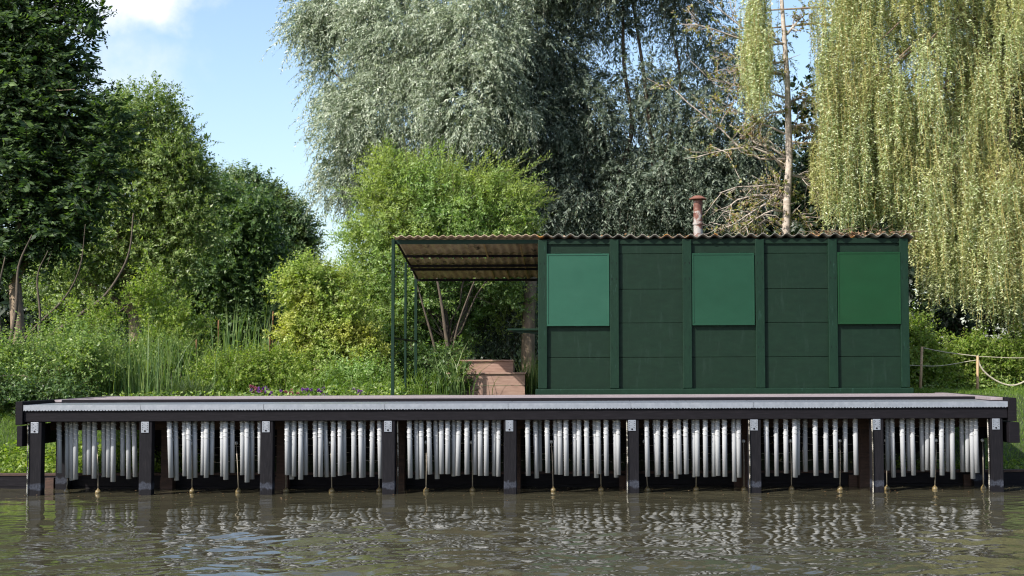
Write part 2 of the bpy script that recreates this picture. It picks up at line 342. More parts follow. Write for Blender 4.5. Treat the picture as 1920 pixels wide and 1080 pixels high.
# joists crossing below the metal edging
for i, x in enumerate(post_x[:-1]):
    for k in (1, 2, 3):
        xx = x + (post_x[i + 1] - x) * k / 4
        mb = MB(); mb.box(xx - .025, xx + .025, .145, .775, .885, .955); mb.build('joist', M['tar'], plat)
# galvanised edging in sheets, lower lip scalloped
seams = [XL] + [P(p, 760, 0).x for p in (265, 495, 722, 953, 1183, 1412, 1640)] + [XR]
for a, b in zip(seams[:-1], seams[1:]):
    a += .002; b -= .002; mb = MB(); n = max(8, int((b - a) / .0075)); xx = np.linspace(a, b, n)
    zb = ZB1 + .004 - .008 * (np.sin(xx * 2 * math.pi / .034) > .1)
    top = [(x, -.022, ZM) for x in xx]; bot = [(x, -.022, z) for x, z in zip(xx, zb)]; bk = [(x, .86, ZM + .002) for x in xx]; bb = [(x, -.017, z) for x, z in zip(xx, zb)]
    mb.add(bot + top + bk, [(i, i + 1, n + i + 1, n + i) for i in range(n - 1)] + [(n + i, n + i + 1, 2 * n + i + 1, 2 * n + i) for i in range(n - 1)])
    mb.box(a, b, -.0165, .855, ZM - .03, ZM - .004)
    mb.build('metal_edging', M['galv'], plat)
# raised deck of planks behind the metal ledge
DY0, DY1 = .87, 2.93
DXL = P(118, 748, DY0).x; DXR = P(1836, 745, DY0).x
mb = MB(); mb.box(DXL, DXR, DY0 - .006, DY0 + .03, .90, 1.060); mb.build('deck_riser', M['tar'], plat, bevel=.004)
y = DY0 + .034; k = 0
while y < DY1 - .05:
    mb = MB(); mb.box(DXL, DXR, y, y + .138, 1.030, 1.056 + rr.uniform(-.002, .002)); mb.build('deck_plank', M['deckwood'], plat, bevel=.003); y += .145; k += 1
mb = MB(); 
for yy in (1.5, 2.2, 2.85): mb.box(DXL, DXR, yy, yy + .06, .93, 1.028)
mb.build('bearer', M['tar'], plat)
# side fascias, two boards each
for (x0, x1, s) in ((XL - .085, XL - .003, -1), (XR + .003, XR + .095, 1)):
    mb = MB(); mb.box(x0, x1, -.03, DY1, .80, 1.062); mb.build('side_board', M['tar'], plat, bevel=.005)
    e = .02 if s < 0 else .0
    mb = MB(); mb.box(x0 + .02 * (s < 0), x1 + .03 * (s > 0), -.03, 1.6, .555, .785); mb.build('side_board', M['tar'], plat, bevel=.005)
mb = MB(); mb.box(XR - .14, XR - .006, .16, DY1, 1.030, 1.064); mb.build('cap_board', M['deckwood'], plat, bevel=.004)
mb = MB(); mb.box(XL + .006, DXL - .016, .88, DY1, 1.030, 1.060); mb.build('cap_board', M['deckwood'], plat, bevel=.004)

# retaining wall at the water's edge
rwl = empty('retaining_wall', (0, 1, 0), 'low dark plank retaining wall holding the bank at the water line', 'retaining wall')
for z0, z1, m_ in ((-.5, .02, 'tar'), (.024, .150, 'tar')):
    mb = MB(); mb.box(-14, 14, .955, 1.0, z0, z1); mb.build('plank', M[m_], rwl)
mb = MB(); mb.box(-14, 14, .945, 1.06, .152, .180); mb.build('coping', M['brownwood'], rwl, bevel=.004)
x = -7.0
while x < 7.5:
    mb = MB(); mb.box(x, x + .10, .905, .952, -.5, .13); mb.build('stake', M['brownwood'], rwl); x += 1.37
# dark sheet added in place of the shade below the deck
bw = MB(); bw.box(P(262, 850, 1.9).x, P(1790, 850, 1.9).x, 1.9, 1.94, .30, .925)
tag(bw.build('dark_backing', M['tar']), 'black boarding added to hold the shade under the deck behind the tubes', 'backing')
# wire strands with caught leaves in front of it, glints painted into both
wf = empty('wire_mesh', (0, 1.3, .2), 'sagging strands of pale wire with caught leaves and painted glints in the dark under the deck', 'wire mesh')
rng = np.random.default_rng(21)
for k, z in enumerate((.29, .37, .47, .57, .68, .78)):
    xx = np.arange(-4.4, 5.3, .06); zz = z + .012 * np.sin(xx * 9.1 + k) + .015 * np.sin(xx * 3.3 + 2 * k); yy = 1.22 + .10 * k + .01 * np.sin(xx * 7)
    mb = MB(); mb.tube(np.stack([xx, yy, zz], -1), .0035, 4); mb.build('strand', M['wire'], wf)
nl = 420; X = rng.uniform(-4.3, 5.2, nl); K = rng.integers(0, 6, nl)
B = np.stack([X, 1.2 + .10 * K, .29 + .098 * K + rng.normal(0, .012, nl)], -1)
D = rng.normal(size=(nl, 3)); D /= np.linalg.norm(D, axis=1)[:, None]; S = np.cross(D, rng.normal(size=(nl, 3))); S /= np.linalg.norm(S, axis=1)[:, None]
L = rng.uniform(.015, .04, nl)[:, None]
V = np.stack([B, B + D * L * .5 + S * L * .35, B + D * L, B + D * L * .5 - S * L * .35], 1).reshape(-1, 3)
quads('caught_leaf', V, leafmat('caught', [(.10, .18, .03), (.35, .28, .18), (.5, .4, .3)], .3), wf)['kind'] = 'stuff'

# ------------------------------------------------------------ chime tubes
T1 = [(440,447,668),(503,507,703),(535,540,722),(567,568,715),(633,638,680),(668,670,680),(709,707,708),(778,780,697),(814,814,700),(850,849,733),(918,920,687),(960,966,712),(1002,1015,697),
      (1268,1283,702),(1314,1325,723),(1383,1386,690),(1413,1420,710),(1458,1463,702),(1527,1522,683),(1549,1547,703),(1591,1586,680),(1668,1670,692),(1692,1694,718),(1741,1742,665),(1818,1820,682),(1851,1854,737)]
T2 = [(47,50,686),(105,108,645),(300,302,655),(328,335,686),(352,350,665),(399,399,688),(431,435,655),(502,507,668),(541,543,668),(570,588,670),(634,634,668),(682,683,660),(708,711,655),(780,782,675),(828,836,675),(850,850,672),(914,912,668),(965,975,680),
      (1180,1188,677),(1228,1240,685),(1266,1272,680),(1320,1330,650),(1367,1382,683),(1410,1415,648),(1457,1458,648),(1500,1502,664),(1540,1530,660),(1595,1596,650),(1648,1655,652),(1690,1693,660),(1736,1735,660),(1790,1792,662),(1826,1823,665)]
T3 = [(187,194,660),(242,255,678),(272,278,628),(327,335,640),(385,397,650),(420,427,652),(464,469,660),(525,532,662),(558,562,660),(612,619,662),(670,684,675),(697,703,648),(753,758,660),(815,827,672),(840,845,655),
      (1043,1053,666),(1103,1122,667),(1127,1130,655),(1183,1187,667),(1248,1258,682),(1275,1285,650),(1325,1333,648),(1383,1390,670),(1410,1413,664),(1468,1472,670),(1527,1530,665),(1555,1560,660),(1607,1610,667),(1672,1678,702),(1708,1713,672)]
T4 = [(62,72,665),(133,138,663),(203,208,643),(268,273,672),(290,290,655),(343,347,630),(415,422,660),(491,497,643),(560,567,675),(632,636,633),(704,712,655),
      (938,940,622),(968,980,672),(1040,1052,665),(1085,1095,625),(1112,1125,657),(1182,1190,628),(1225,1225,620),(1260,1263,670),(1325,1330,657),(1370,1372,630),(1402,1408,685),(1470,1478,633),(1512,1515,632),(1541,1553,682),(1570,1582,640)]
tubes = []
for T, ox, sc in ((T1, 0, 4.), (T2, 460, 3.84), (T3, 940, 3.84), (T4, 1420, 3.84)):
    tubes += [(ox + a / sc, ox + b / sc, 720 + c / sc) for a, b, c in T]
tubes.sort()
ordn = ['first', 'second', 'third', 'fourth', 'fifth', 'sixth', 'seventh', 'eighth', 'ninth', 'tenth', 'eleventh', 'twelfth', 'thirteenth', 'fourteenth', 'fifteenth', 'sixteenth', 'seventeenth']
bayn = ['leftmost bay', 'second bay from the left', 'third bay from the left', 'fourth bay from the left', 'fourth bay from the right', 'third bay from the right', 'second bay from the right', 'rightmost bay']
bays = [[t for t in tubes if post_px[i] < t[0] < post_px[i + 1] - 6] for i in range(8)]
left = [t for t in tubes if not any(t in b for b in bays)]
for t in left:
    i = max(k for k in range(8) if post_px[k] < t[0] + 10); bays[min(i, 7)].append(t)
def tube_mesh(r, L):
    mb = MB(); s = 16; a = np.arange(s) * 2 * math.pi / s; ri = r * .86
    rings = [(r, 0), (r, -L), (ri, -L), (ri, -L + .05)]
    v = [(q * math.cos(x), q * math.sin(x), z) for q, z in rings for x in a]
    f = [(i * s + j, (i + 1) * s + j, (i + 1) * s + (j + 1) % s, i * s + (j + 1) % s) for i in range(3) for j in range(s)]
    f.append(tuple(range(s))); f.append(tuple(3 * s + j for j in range(s)))
    mb.add(v, f); return mb
last = {}
for bi, b in enumerate(bays):
    b.sort(); seq = (.100, .162, .130) if bi else (.26, .33, .295)
    for ti, (xt, xb, yb) in enumerate(b):
        Y = seq[ti % 3] if yb < 889 or ti % 2 else seq[ti % 3]
        if yb < 886: Y = .22 + .03 * (ti % 3)
        top = P(xt, 780, Y); top.z = .945; bot = P(xb, yb, Y + rr.uniform(-.008, .008))
        top.x = P(xt, 788, Y).x
        ax = top - bot; L = ax.length
        lab = 'pale grey metal chime tube, %s from the left in the %s' % (ordn[ti], bayn[bi])
        g = 'metal chime tubes hanging under the platform edge'
        e = empty('chime_tube', top, lab, 'chime tube', g)
        e.rotation_euler = ax.to_track_quat('Z', 'Y').to_euler()
        o = tube_mesh(.0275 + rr.uniform(-.001, .001), L).build('pipe', M['alu'], None, smooth=False); o.parent = e
        o.data.polygons.foreach_set('use_smooth', [len(p.vertices) == 4 for p in o.data.polygons])
        h = np.linspace(0, 1, 70); ph = rr.uniform(0, 6.28); tl = .22 + rr.uniform(-.02, .05)
        an = h * 2 * math.pi * 4.6 + ph
        mb = MB(); mb.tube(np.stack([.0285 * np.cos(an), .0285 * np.sin(an), -.08 - h * tl], -1), .0052, 6)
        o = mb.build('spiral_cord', M['cordm'], None, smooth=True); o.parent = e

# ------------------------------------------------------------ floats on rods
fx = [(125,131,918),(184,182,918),(360,359,918),(447,443,919),(536,536,920),(622,620,918),(711,709,917),(799,799,917),(886,884,917),(1037,1034,916),(1127,1124,916),(1214,1208,916),(1305,1306,916),(1395,1394,917),(1484,1482,916),(1575,1575,915),(1663,1661,915),(1753,1755,914),(1844,1842,914)]
fl0 = None; fo = ['leftmost'] + [ordn[i] + ' from the left' for i in range(1, 9)] + ['middle'] + [ordn[8 - i] + ' from the right' for i in range(0, 8)] + ['rightmost']
for i, (px, ptx, py) in enumerate(fx):
    Y = .30 if i % 2 else .36
    c = P(px, py, Y); c.z = .012; t = P(ptx, 829 - (px - 960) * .004, Y + .02)
    lab = 'yellowish ball float on a thin rod, %s of the row' % fo[i]
    e = empty('float', c, lab, 'float', 'ball floats on rods below the platform')
    r = .034; prof = [(r * math.sin(a), -r * math.cos(a)) for a in np.linspace(.08, math.pi - .5, 12)] + [(.010, r * 1.05), (.009, r * 1.35)]
    mb = MB(); mb.lathe((0, 0, 0), prof, 16); o = mb.build('ball', M['float'], None, smooth=True); o.parent = e
    d = t - c; mb = MB(); mb.tube([(0, 0, r), tuple(d * .5 + Vector((.004, 0, 0))), tuple(d)], .0062, 6); o = mb.build('rod', M['rod'], None, smooth=True); o.parent = e
    kr = .021; prof = [(kr * math.sin(a), -kr * math.cos(a)) for a in np.linspace(.1, math.pi - .1, 9)]
    mb = MB(); mb.lathe(tuple(d), prof, 12); o = mb.build('knob', M['knob'], None, smooth=True); o.parent = e
# thin twisted cords hanging beside some posts
cords = [(52, 'left of the leftmost post'), (739, 'right of the fourth post from the left'), (965, 'right of the middle post'), (1176, 'left of the fourth post from the right'), (1405, 'left of the third post from the right'), (1636, 'left of the second post from the right'), (1853, 'left of the rightmost post')]
for px, w in cords:
    Yc = .005 if px not in (965,) else .3; xx = P(px, 850, Yc).x
    if px in (739,): xx = post_x[3] + .088; Yc = .09
    zz = np.linspace(.82, -.02, 120); an = zz * 2 * math.pi / .045
    mb = MB()
    for ph in (0, math.pi):
        mb.tube(np.stack([xx + .0045 * np.cos(an + ph) + .003 * np.sin(zz * 5), Yc - .006 + .0045 * np.sin(an + ph), zz], -1), .0038, 4)
    tag(mb.build('twisted_cord', M['wire']), 'thin twisted pale cord ' + w, 'cord', 'twisted cords hanging beside the posts')

# ------------------------------------------------------------ shed with canopy
SY = 2.98; SB = 1.06
shed = empty('shed', (P(1355, 738, SY).x, SY, SB), 'dark green panelled shed with three shutters and an open corrugated canopy on its left', 'shed')
def sx(px): return P(px, 690, SY).x
def sz(py, px=1355): return P(px, py, SY).z
x0, x1 = sx(1009), sx(1705); ZT = sz(446)
SD = 2.35
bat = [(1009, 1026), (1144, 1161), (1281, 1298), (1418, 1435), (1555, 1572), (1690, 1706)]
mb = MB(); mb.box(x0 + .01, x1 - .01, SY + .085, SY + SD, SB + .02, ZT - .02); mb.build('wall', M['green'], shed)
rows = [738, 669.5, 605, 541.5, 475, 446]
for i in range(5):
    a, b = sx(bat[i][1]) - .004, sx(bat[i + 1][0]) + .004
    for r_ in range(5):
        mb = MB(); off = rr.uniform(-.003, .003)
        mb.box(a, b, SY + .045 + off, SY + .084, sz(rows[r_]) + .0025, sz(rows[r_ + 1]) - .0025); mb.build('wall_panel', M['green'], shed, bevel=.004)
for a, b in bat:
    mb = MB(); mb.box(sx(a), sx(b), SY - .005, SY + .075, SB + .075, ZT - .015)
    o = mb.build('batten', M['green2'], shed, bevel=.006)
    mb = MB()
    for py in (492, 494, 521, 523, 650, 652):
        for q in (-.03, .03):
            c = (sx((a + b) / 2) + q + rr.uniform(-.004, .004), SY - .0055, sz(py)); mb.box(c[0] - .004, c[0] + .004, c[1] - .002, c[1] + .001, c[2] - .004, c[2] + .004)
    mb.build('nail', M['tar'], o)
mb = MB(); mb.box(sx(1004), sx(1712), SY - .03, SY + .075, SB - .03, SB + .070); mb.build('plinth', M['green2'], shed, bevel=.01)
# top plate under the roof
mb = MB(); mb.box(x0 + .002, x1 - .002, SY + .02, SY + .07, ZT - .075, ZT - .022); mb.build('top_rail', M['green'], shed)
for (a, b, t_, bt, mk, lb) in ((1025.5, 1143, 475, 610, 'shutA', 'bluish green shutter lightened with painted sky reflection'), (1299, 1416, 475, 609.5, 'shutB', 'mid green shutter'), (1572.5, 1691, 474, 608.5, 'shutC', 'bright fresh green shutter')):
    mb = MB(); X0, X1, Z0, Z1 = sx(a), sx(b), sz(bt), sz(t_)
    mb.box(X0 + .004, X1 - .004, SY - .006, SY + .03, Z0, Z1)
    sh = mb.build('shutter', M[mk], shed, bevel=.004); sh['label'] = lb
    mb = MB(); w = .022
    mb.box(X0, X1, SY - .012, SY - .0065, Z1 - w, Z1 + .002); mb.box(X0, X1, SY - .012, SY - .0065, Z0 - .002, Z0 + w)
    mb.box(X0, X0 + w, SY - .012, SY - .0065, Z0 + w + .001, Z1 - w - .001); mb.box(X1 - w, X1, SY - .012, SY - .0065, Z0 + w + .001, Z1 - w - .001)
    mb.build('shutter_edge', M[mk], sh, bevel=.002)
    mb = MB(); c = (X0 + X1) / 2; mb.box(c - .035, c + .035, SY + .005, SY + .044, Z0 - .018, Z0 - .004); mb.build('latch', M['green2'], sh, bevel=.003)
    mb = MB()
    for q in (.18, .82): mb.box(X0 + (X1 - X0) * q - .045, X0 + (X1 - X0) * q + .045, SY - .014, SY + .040, Z1 + .004, Z1 + .016)
    mb.build('hinge', M['green2'], sh, bevel=.002)
# corrugated roofs: waves along x, falling to the back
def plane_z(y, z0): return z0 - (y - (SY - .06)) * .152
def corrugated(xa, xb, ya, yb, zf, wl_, amp, th, phase=0, jag=0):
    mb = MB(); n = int((xb - xa) / (wl_ / 12)); xx = np.linspace(xa, xb, n); ny = 12
    rows_ = []
    for k in range(ny + 1):
        for s in (0, 1):
            yk = ya + (yb - ya) * k / ny
            yy = np.full(n, yk) - (jag * (np.sin(xx * 3.1) * .5 + np.sin(xx * 7.7 + 1) * .5) if k == 0 else 0) + (.16 * sstep((xx - sx(1592)) / .04) * sstep((sx(1634) - xx) / .04) if k == 0 and jag else 0)
            zz = zf(yk) + amp * np.cos((xx - xa) * 2 * math.pi / wl_ + phase) + s * th + .006 * np.sin(xx * 1.9 + 1)
            rows_.append(np.stack([xx, yy, zz], -1))
    v = np.concatenate(rows_); f = []
    def r(k, s): return (k * 2 + s) * n
    for k in range(ny):
        for s in (0, 1):
            a, b = r(k, s), r(k + 1, s)
            f += [((a + i, a + i + 1, b + i + 1, b + i) if s else (a + i, b + i, b + i + 1, a + i + 1)) for i in range(n - 1)]
    a, b = r(0, 0), r(0, 1); f += [(a + i, a + i + 1, b + i + 1, b + i) for i in range(n - 1)]
    a, b = r(ny, 0), r(ny, 1); f += [(a + i, b + i, b + i + 1, a + i + 1) for i in range(n - 1)]
    mb.add(v, f); return mb
ZR = sz(441.5)
rf = corrugated(sx(1007), sx(1716), SY - .045, SY + SD + .15, lambda y: plane_z(y, ZR), 22.6 * mpp(SY), .021, .007, 1.2, .012).build('roof', M['roofedge'], shed, smooth=False)
cx0, cx1 = sx(741), sx(1010)
ZC = ZR - .035
def cz(y): return plane_z(y, ZC) - .0
# far end height of the canopy from the photo
zback = P(890, 519, SY + SD).z
def cz(y): return ZC - (y - SY) * (ZC - zback) / SD
cr = corrugated(cx0 - .03, cx1 - .004, SY - .05, SY + SD * .52, lambda y: cz(y) + .03, .112, .012, .006, 0).build('canopy_roof', M['roof'], shed)
corrugated(cx0 - .03, cx1 - .004, SY + SD * .47, SY + SD + .06, lambda y: cz(y) - .005, .112, .012, .006, 1).build('canopy_roof', M['roof'], shed)
pxs = [(735, 0.0), (757.5, .52), (777, 1.0)]
for i, (px, t) in enumerate(pxs):
    Y = SY + SD * t; X = sx(736)
    mb = MB(); w = .042 if i != 1 else .034; mb.box(X - w / 2, X + w / 2, Y, Y + w, .9, cz(Y) - (.0 if i == 0 else .03)); mb.build('canopy_post', M['green2'], shed, bevel=.003)
zr = P(740, 634, SY).z
mb = MB(); mb.box(sx(736) - .012, sx(736) + .012, SY + .044, SY + SD - .002, zr - .014, zr + .014); mb.build('hand_rail', M['green2'], shed)
for k, t in enumerate((0.0, .38, .58, .68, .99)):
    Y = SY + SD * t + .005; h = .035; zc_ = cz(Y) - .004 - (.03 if t > .5 else 0)
    mb = MB(); mb.box(cx0 - .02, cx1 - .012, Y + .045 * (k == 0), Y + .04 + .045 * (k == 0), zc_ - h - (.02 if k == 0 else 0), zc_); mb.build('purlin', M['green2'] if k in (0,) else M['tar'], shed)
for X, (ya, yb) in ((P(905, 455, SY).x, (.04, .37)), (P(916, 490, SY + 1.2).x, (.69, .97)), (P(948, 500, SY + 1.6).x, (.69, .97)), (P(742, 455, SY).x, (.04, .97)), (P(985, 505, SY + 1.6).x, (.1, .97))):
    a, b = SY + SD * ya + .09, SY + SD * yb
    mb = MB(); mb.bar((X, a, cz(a) - .012 - (.03 if ya > .5 else 0)), (X, b, cz(b) - .042), .022, .02); mb.build('rafter_and_seam', M['lath'] if X > cx0 + .5 and ya < .7 and yb < .98 and X < cx1 - .25 else M['tar'], shed)  # pale strips stand for light through the roof seam, put in as colour
# serving shelf on the left wall
z_ = P(980, 618, SY + .4).z; xa = P(952, 618, SY + .4).x
mb = MB(); mb.box(xa, x0 + .008, SY + .35, SY + 1.2, z_ - .012, z_ + .014); mb.bar((xa + .06, SY + .42, z_ - .014), (x0, SY + .42, z_ - .05), .03, .03); mb.build('side_shelf', M['green2'], shed, bevel=.003)
# flue
cyl = P(1309, 440, SY + .9); mpx = mpp(SY + .9)
ft = P(1309, 376, SY + .9).z
mb = MB(); r = 8.6 * mpx
mb.lathe((cyl.x, SY + .9, 2.8), [(r, 0), (r, P(1309, 421, SY + .9).z - 2.81), (r * 1.18, P(1309, 421, SY + .9).z - 2.805), (r * 1.18, P(1309, 418, SY + .9).z - 2.8), (r, P(1309, 418, SY + .9).z - 2.795), (r, ft - 2.8)], 20)
fl = mb.build('flue_pipe', M['pipe'], shed, smooth=False)
mb = MB(); mb.lathe((cyl.x + .0, SY + .9, ft - .0), [(r * .55, -.02), (r * 1.0, .012), (r * 1.95, .012), (r * 2.0, .022), (r * .9, .065), (r * .3, .072)], 20)
mb.build('flue_cap', M['rust'], fl, smooth=False)

# redwood steps behind the canopy
st = empty('wooden_steps', (P(920, 741, 5.2).x, 5.2, 1.0), 'reddish wooden two-tier steps behind the open canopy beside the dark tree trunk', 'steps')
a, b = P(838, 740, 5.2).x, P(984, 740, 5.2).x; z0 = .98; zt = P(930, 699, 5.2).z; zm = P(930, 723, 5.2).z
mb = MB(); mb.box(a, b, 5.2, 5.225, z0, zm - .003); mb.build('riser', M['step'], st); mb = MB(); mb.box(a, b, 5.202, 5.226, zm + .003, zt - .022); mb.build('riser', M['step'], st)
mb = MB(); mb.box(a - .01, b + .02, 5.175, 5.66, zt - .02, zt + .004); mb.build('tread', M['step'], st, bevel=.004)
b2, zt2 = P(962, 690, 5.6).x, P(930, 675, 5.6).z
mb = MB(); mb.box(a, b2, 5.67, 5.70, zt + .0, zt2 - .022); mb.build('riser', M['step'], st); mb = MB(); mb.box(a - .01, b2 + .01, 5.64, 6.1, zt2 - .02, zt2 + .004); mb.build('tread', M['step'], st, bevel=.004)
mb = MB(); mb.box(b - .03, b - .004, 5.228, 5.66, z0, zt - .022); mb.box(b2 - .03, b2 - .004, 5.702, 6.1, z0, zt2 - .022); mb.build('side_panel', M['step'], st)

# rope barrier on the right
def stake(px0, py0, px1, py1, Y, lab):
    a = P(px0, py0, Y); b = P(px1, py1, Y); a.z = float(gz(a.x, Y)) - .1
    mb = MB(); mb.tube([a, (a + b) / 2, b], [.022, .021, .019], 8); return tag(mb.build('barrier_stake', M['stake'], None, smooth=True), lab, 'stake', 'stakes of the rope barrier')
RY = 5.6
stake(1725, 745, 1729, 650, RY, 'thicker wooden stake nearest the shed, carrying the barrier ropes')
stake(1833, 745, 1833, 667, RY, 'thin wooden stake right of the one by the shed, where the sagging rope starts')
stake(1990, 740, 1990, 650, RY, 'wooden stake at the right picture edge beyond the sagging rope')
def rope(pts, Y, r, lab):
    P_ = [P(x, y, Y) for x, y in pts]; t = np.linspace(0, 1, len(P_)); tt = np.linspace(0, 1, 40)
    c = np.array([tuple(p) for p in P_]); q = np.polyfit(t, c, min(4, len(P_) - 1)); s = sum(q[i][None] * tt[:, None] ** (len(q) - 1 - i) for i in range(len(q)))
    mb = MB(); mb.tube(s, r, 6); tag(mb.build('barrier_rope', M['rope'], None, smooth=True), lab, 'rope', 'ropes of the barrier beside the shed')
rope([(1700, 685), (1730, 686), (1760, 686), (1790, 682), (1833, 675)], RY, .007, 'lower thin rope running between the shed and the second stake')
rope([(1731, 652), (1765, 659), (1800, 664), (1833, 668)], RY, .008, 'upper rope sloping down from the thicker stake to the second one')
rope([(1834, 675), (1848, 698), (1868, 715), (1890, 722.5), (1912, 718), (1940, 702), (1990, 655)], RY, .014, 'thick white rope hanging in a deep sag at the right edge')
rope([(1834, 669), (1870, 670), (1920, 671), (1990, 665)], RY, .006, 'upper thin taut rope above the deep sagging one')

# ------------------------------------------------------------ foliage machinery
def unit(a): return a / (np.linalg.norm(a, axis=-1, keepdims=True) + 1e-9)
def leaf_quads(B, D, S, L, Wd, rng, fold=.25):
    """rhombic leaves: base, direction, side, length, width"""
    L = L[:, None]; Wd = Wd[:, None]; n = np.cross(D, S)
    mid = B + D * L * .42 + n * L * fold * .3
    return np.stack([B, mid + S * Wd * .5, B + D * L - n * L * fold * .3, mid - S * Wd * .5], 1)
def sprays(rng, base, dirs, length, droop, nleaf, leafL, leafW, spread=.9, pair=False, gravity=.3, up=.5, face=.6):
    n = len(base); t = (np.arange(nleaf) + rng.uniform(0, .8, (n, nleaf))) / nleaf if not pair else np.repeat((np.arange(nleaf // 2) + .5) / (nleaf // 2), 2)[None].repeat(n, 0)[:, :nleaf // 2 * 2]
    k = t.shape[1]; L = length[:, None]; dz = np.array((0, 0, -1.))
    pos = base[:, None] + dirs[:, None] * (L * t)[..., None] + dz * (droop * L * t * t)[..., None]
    tan = unit(dirs[:, None] + dz * (2 * droop * t)[..., None])
    if pair:
        side = unit(np.cross(dirs, np.array((0, 0, 1.)) + rng.normal(0, .35, (n, 3))))[:, None].repeat(k, 1)
        sg = np.where(np.arange(k) % 2, 1., -1.)[None, :, None]; lat = side * sg + rng.normal(0, .16, (n, k, 3))
    else:
        lat = rng.normal(size=(n, k, 3)); lat -= tan * (lat * tan).sum(-1, keepdims=True); lat = unit(lat)
    D = unit(tan * (1 - spread * .6) + lat * spread + dz * gravity)
    up_ = np.array((0, 0, 1.)) * up + dirs[:, None] * face + rng.normal(0, .5, (n, k, 3))
    S = unit(np.cross(D, up_)); LL = leafL * rng.uniform(.65, 1.25, (n, k)) * rng.choice([.7, .9, 1.0, 1.3], (n, 1)) * (1 - .35 * t ** 3); WW = leafW / leafL * LL
    return leaf_quads(pos.reshape(-1, 3), D.reshape(-1, 3), S.reshape(-1, 3), LL.ravel(), WW.ravel(), rng).reshape(-1, 3), pos
def twig_ribbons(pos, w):
    """thin two-sided twigs along leaf positions, as crossed strips"""
    a = pos[:, :-1].reshape(-1, 3); b = pos[:, 1:].reshape(-1, 3); d = unit(b - a)
    out = []
    for ref in ((1., 0, .2), (0, 0.3, 1.)):
        s = unit(np.cross(d, np.array(ref))) * w / 2; out.append(np.stack([a - s, a + s, b + s, b - s], 1).reshape(-1, 3))
    return np.concatenate(out)
def lobes_world(lobes, Y, sat=True):
    out = []
    for lb in lobes:
        px, py, rx, ry = lb[:4]; dy = lb[4] if len(lb) > 4 else 0; dens = lb[5] if len(lb) > 5 else 1
        c = P(px, py, Y + dy); m = mpp(Y + dy); rr_ = np.array((rx * m, max(rx, ry) * m * .75, ry * m)); out.append((np.array(c), rr_ * .86, dens))
        rg = np.random.default_rng(int(px * 7 + py * 13) % 99991)
        for _ in range(6 if sat else 0):
            u = unit(rg.normal(size=3) * (1, .8, 1)); k = rg.uniform(.2, .42); out.append((np.array(c) + u * rr_ * rg.uniform(.8, 1.08), rr_ * k, dens * rg.uniform(.5, 1.1)))
    return out
def crown(rng, LB, n_clump, per, rclump, length, droop, nleaf, leafL, leafW, updir=.2, shell=.45, **kw):
    vol = np.array([np.prod(r) ** (2 / 3) * d for _, r, d in LB]); cnt = np.maximum(2, (vol / vol.sum() * n_clump).astype(int))
    bases, dirs = [], []
    for (c, r, d), k in zip(LB, cnt):
        u = unit(rng.normal(size=(k, 3))); rad = rng.uniform(0, 1, k) ** shell; cc = c + u * r * rad[:, None]
        q = rng.normal(size=(k, per, 3)); b = cc[:, None] + unit(q) * rclump * rng.uniform(.1, 1, (k, per, 1)) * rng.uniform(.6, 1.3, (k, 1, 1))
        dd = unit(u[:, None] * .75 + q * .45 + np.array((0, 0, updir))); bases.append(b.reshape(-1, 3)); dirs.append(dd.reshape(-1, 3))
    b = np.concatenate(bases); d = np.concatenate(dirs); g = gz(b[:, 0], b[:, 1]); ok = b[:, 2] > g + .05; b, d = b[ok], d[ok]
    L = length * rng.uniform(.5, 1.3, len(b)); return sprays(rng, b, d, L, droop, nleaf, leafL, leafW, **kw)
def limbs(rng, base, targets, r0, r1, bend=.12):
    mb = MB()
    for t in targets:
        a = np.array(base, float); t = np.array(t, float); n = 9; s = np.linspace(0, 1, n)[:, None]
        mid = a + (t - a) * .5; mid[2] += .12 * np.linalg.norm(t - a) ; off = rng.normal(0, bend, 3) * np.linalg.norm(t - a); mid += off
        p = (1 - s) ** 2 * a + 2 * s * (1 - s) * mid + s * s * t; p[1:-1] += rng.normal(0, .012, (n - 2, 3)) * np.linalg.norm(t - a)
        mb.tube(p, np.linspace(r0, r1, n), 7)
        for _ in range(5):
            i = rng.integers(3, n - 1); q = p[i]; e = q + unit(rng.normal(size=3) + unit(t - a) * .8) * np.linalg.norm(t - a) * rng.uniform(.08, .2)
            m2 = (q + e) / 2 + rng.normal(0, .05, 3); mb.tube([q, m2, e], [r0 * .35, r0 * .22, r1 * .5], 5)
    return mb
def tree(name, lab, cat, Y, trunk_px, lobes, lm, bark, seed, trunk_r, n_clump, per, rclump, length, droop, nleaf, leafL, leafW, group=None, nl=None, twigw=.006, **kw):
    rng = np.random.default_rng(seed); LB = lobes_world(lobes, Y)
    x = P(trunk_px, 700, Y).x; z = float(gz(x, Y)); e = empty(name, (x, Y, z), lab, cat, group)
    cs = [c for c, r, d in LB[::7]]; zmid = min(c[2] for c in cs) * .5 + z * .5
    mb = MB(); hub = np.array((x, Y, z + max(.5, (np.mean([c[2] for c in cs]) - z) * .4)))
    mb.tube([(x, Y, z - .2), (x + .04 * (hub[2] - z), Y, (z + hub[2]) / 2), tuple(hub)], [trunk_r * 1.15, trunk_r * .95, trunk_r * .8], 9); mb.build('trunk', M[bark], e, smooth=True)
    if nl is None: nl = len(cs)
    limbs(rng, hub, cs[:nl], trunk_r * .5, trunk_r * .1).build('limbs', M[bark], e, smooth=True)
    V, pos = crown(rng, LB, n_clump, per, rclump, length, droop, nleaf, leafL, leafW, **kw)
    quads('crown', V, M[lm], e)
    if twigw: quads('twigs', twig_ribbons(pos[:: 2], twigw), M[bark], e)
    return e

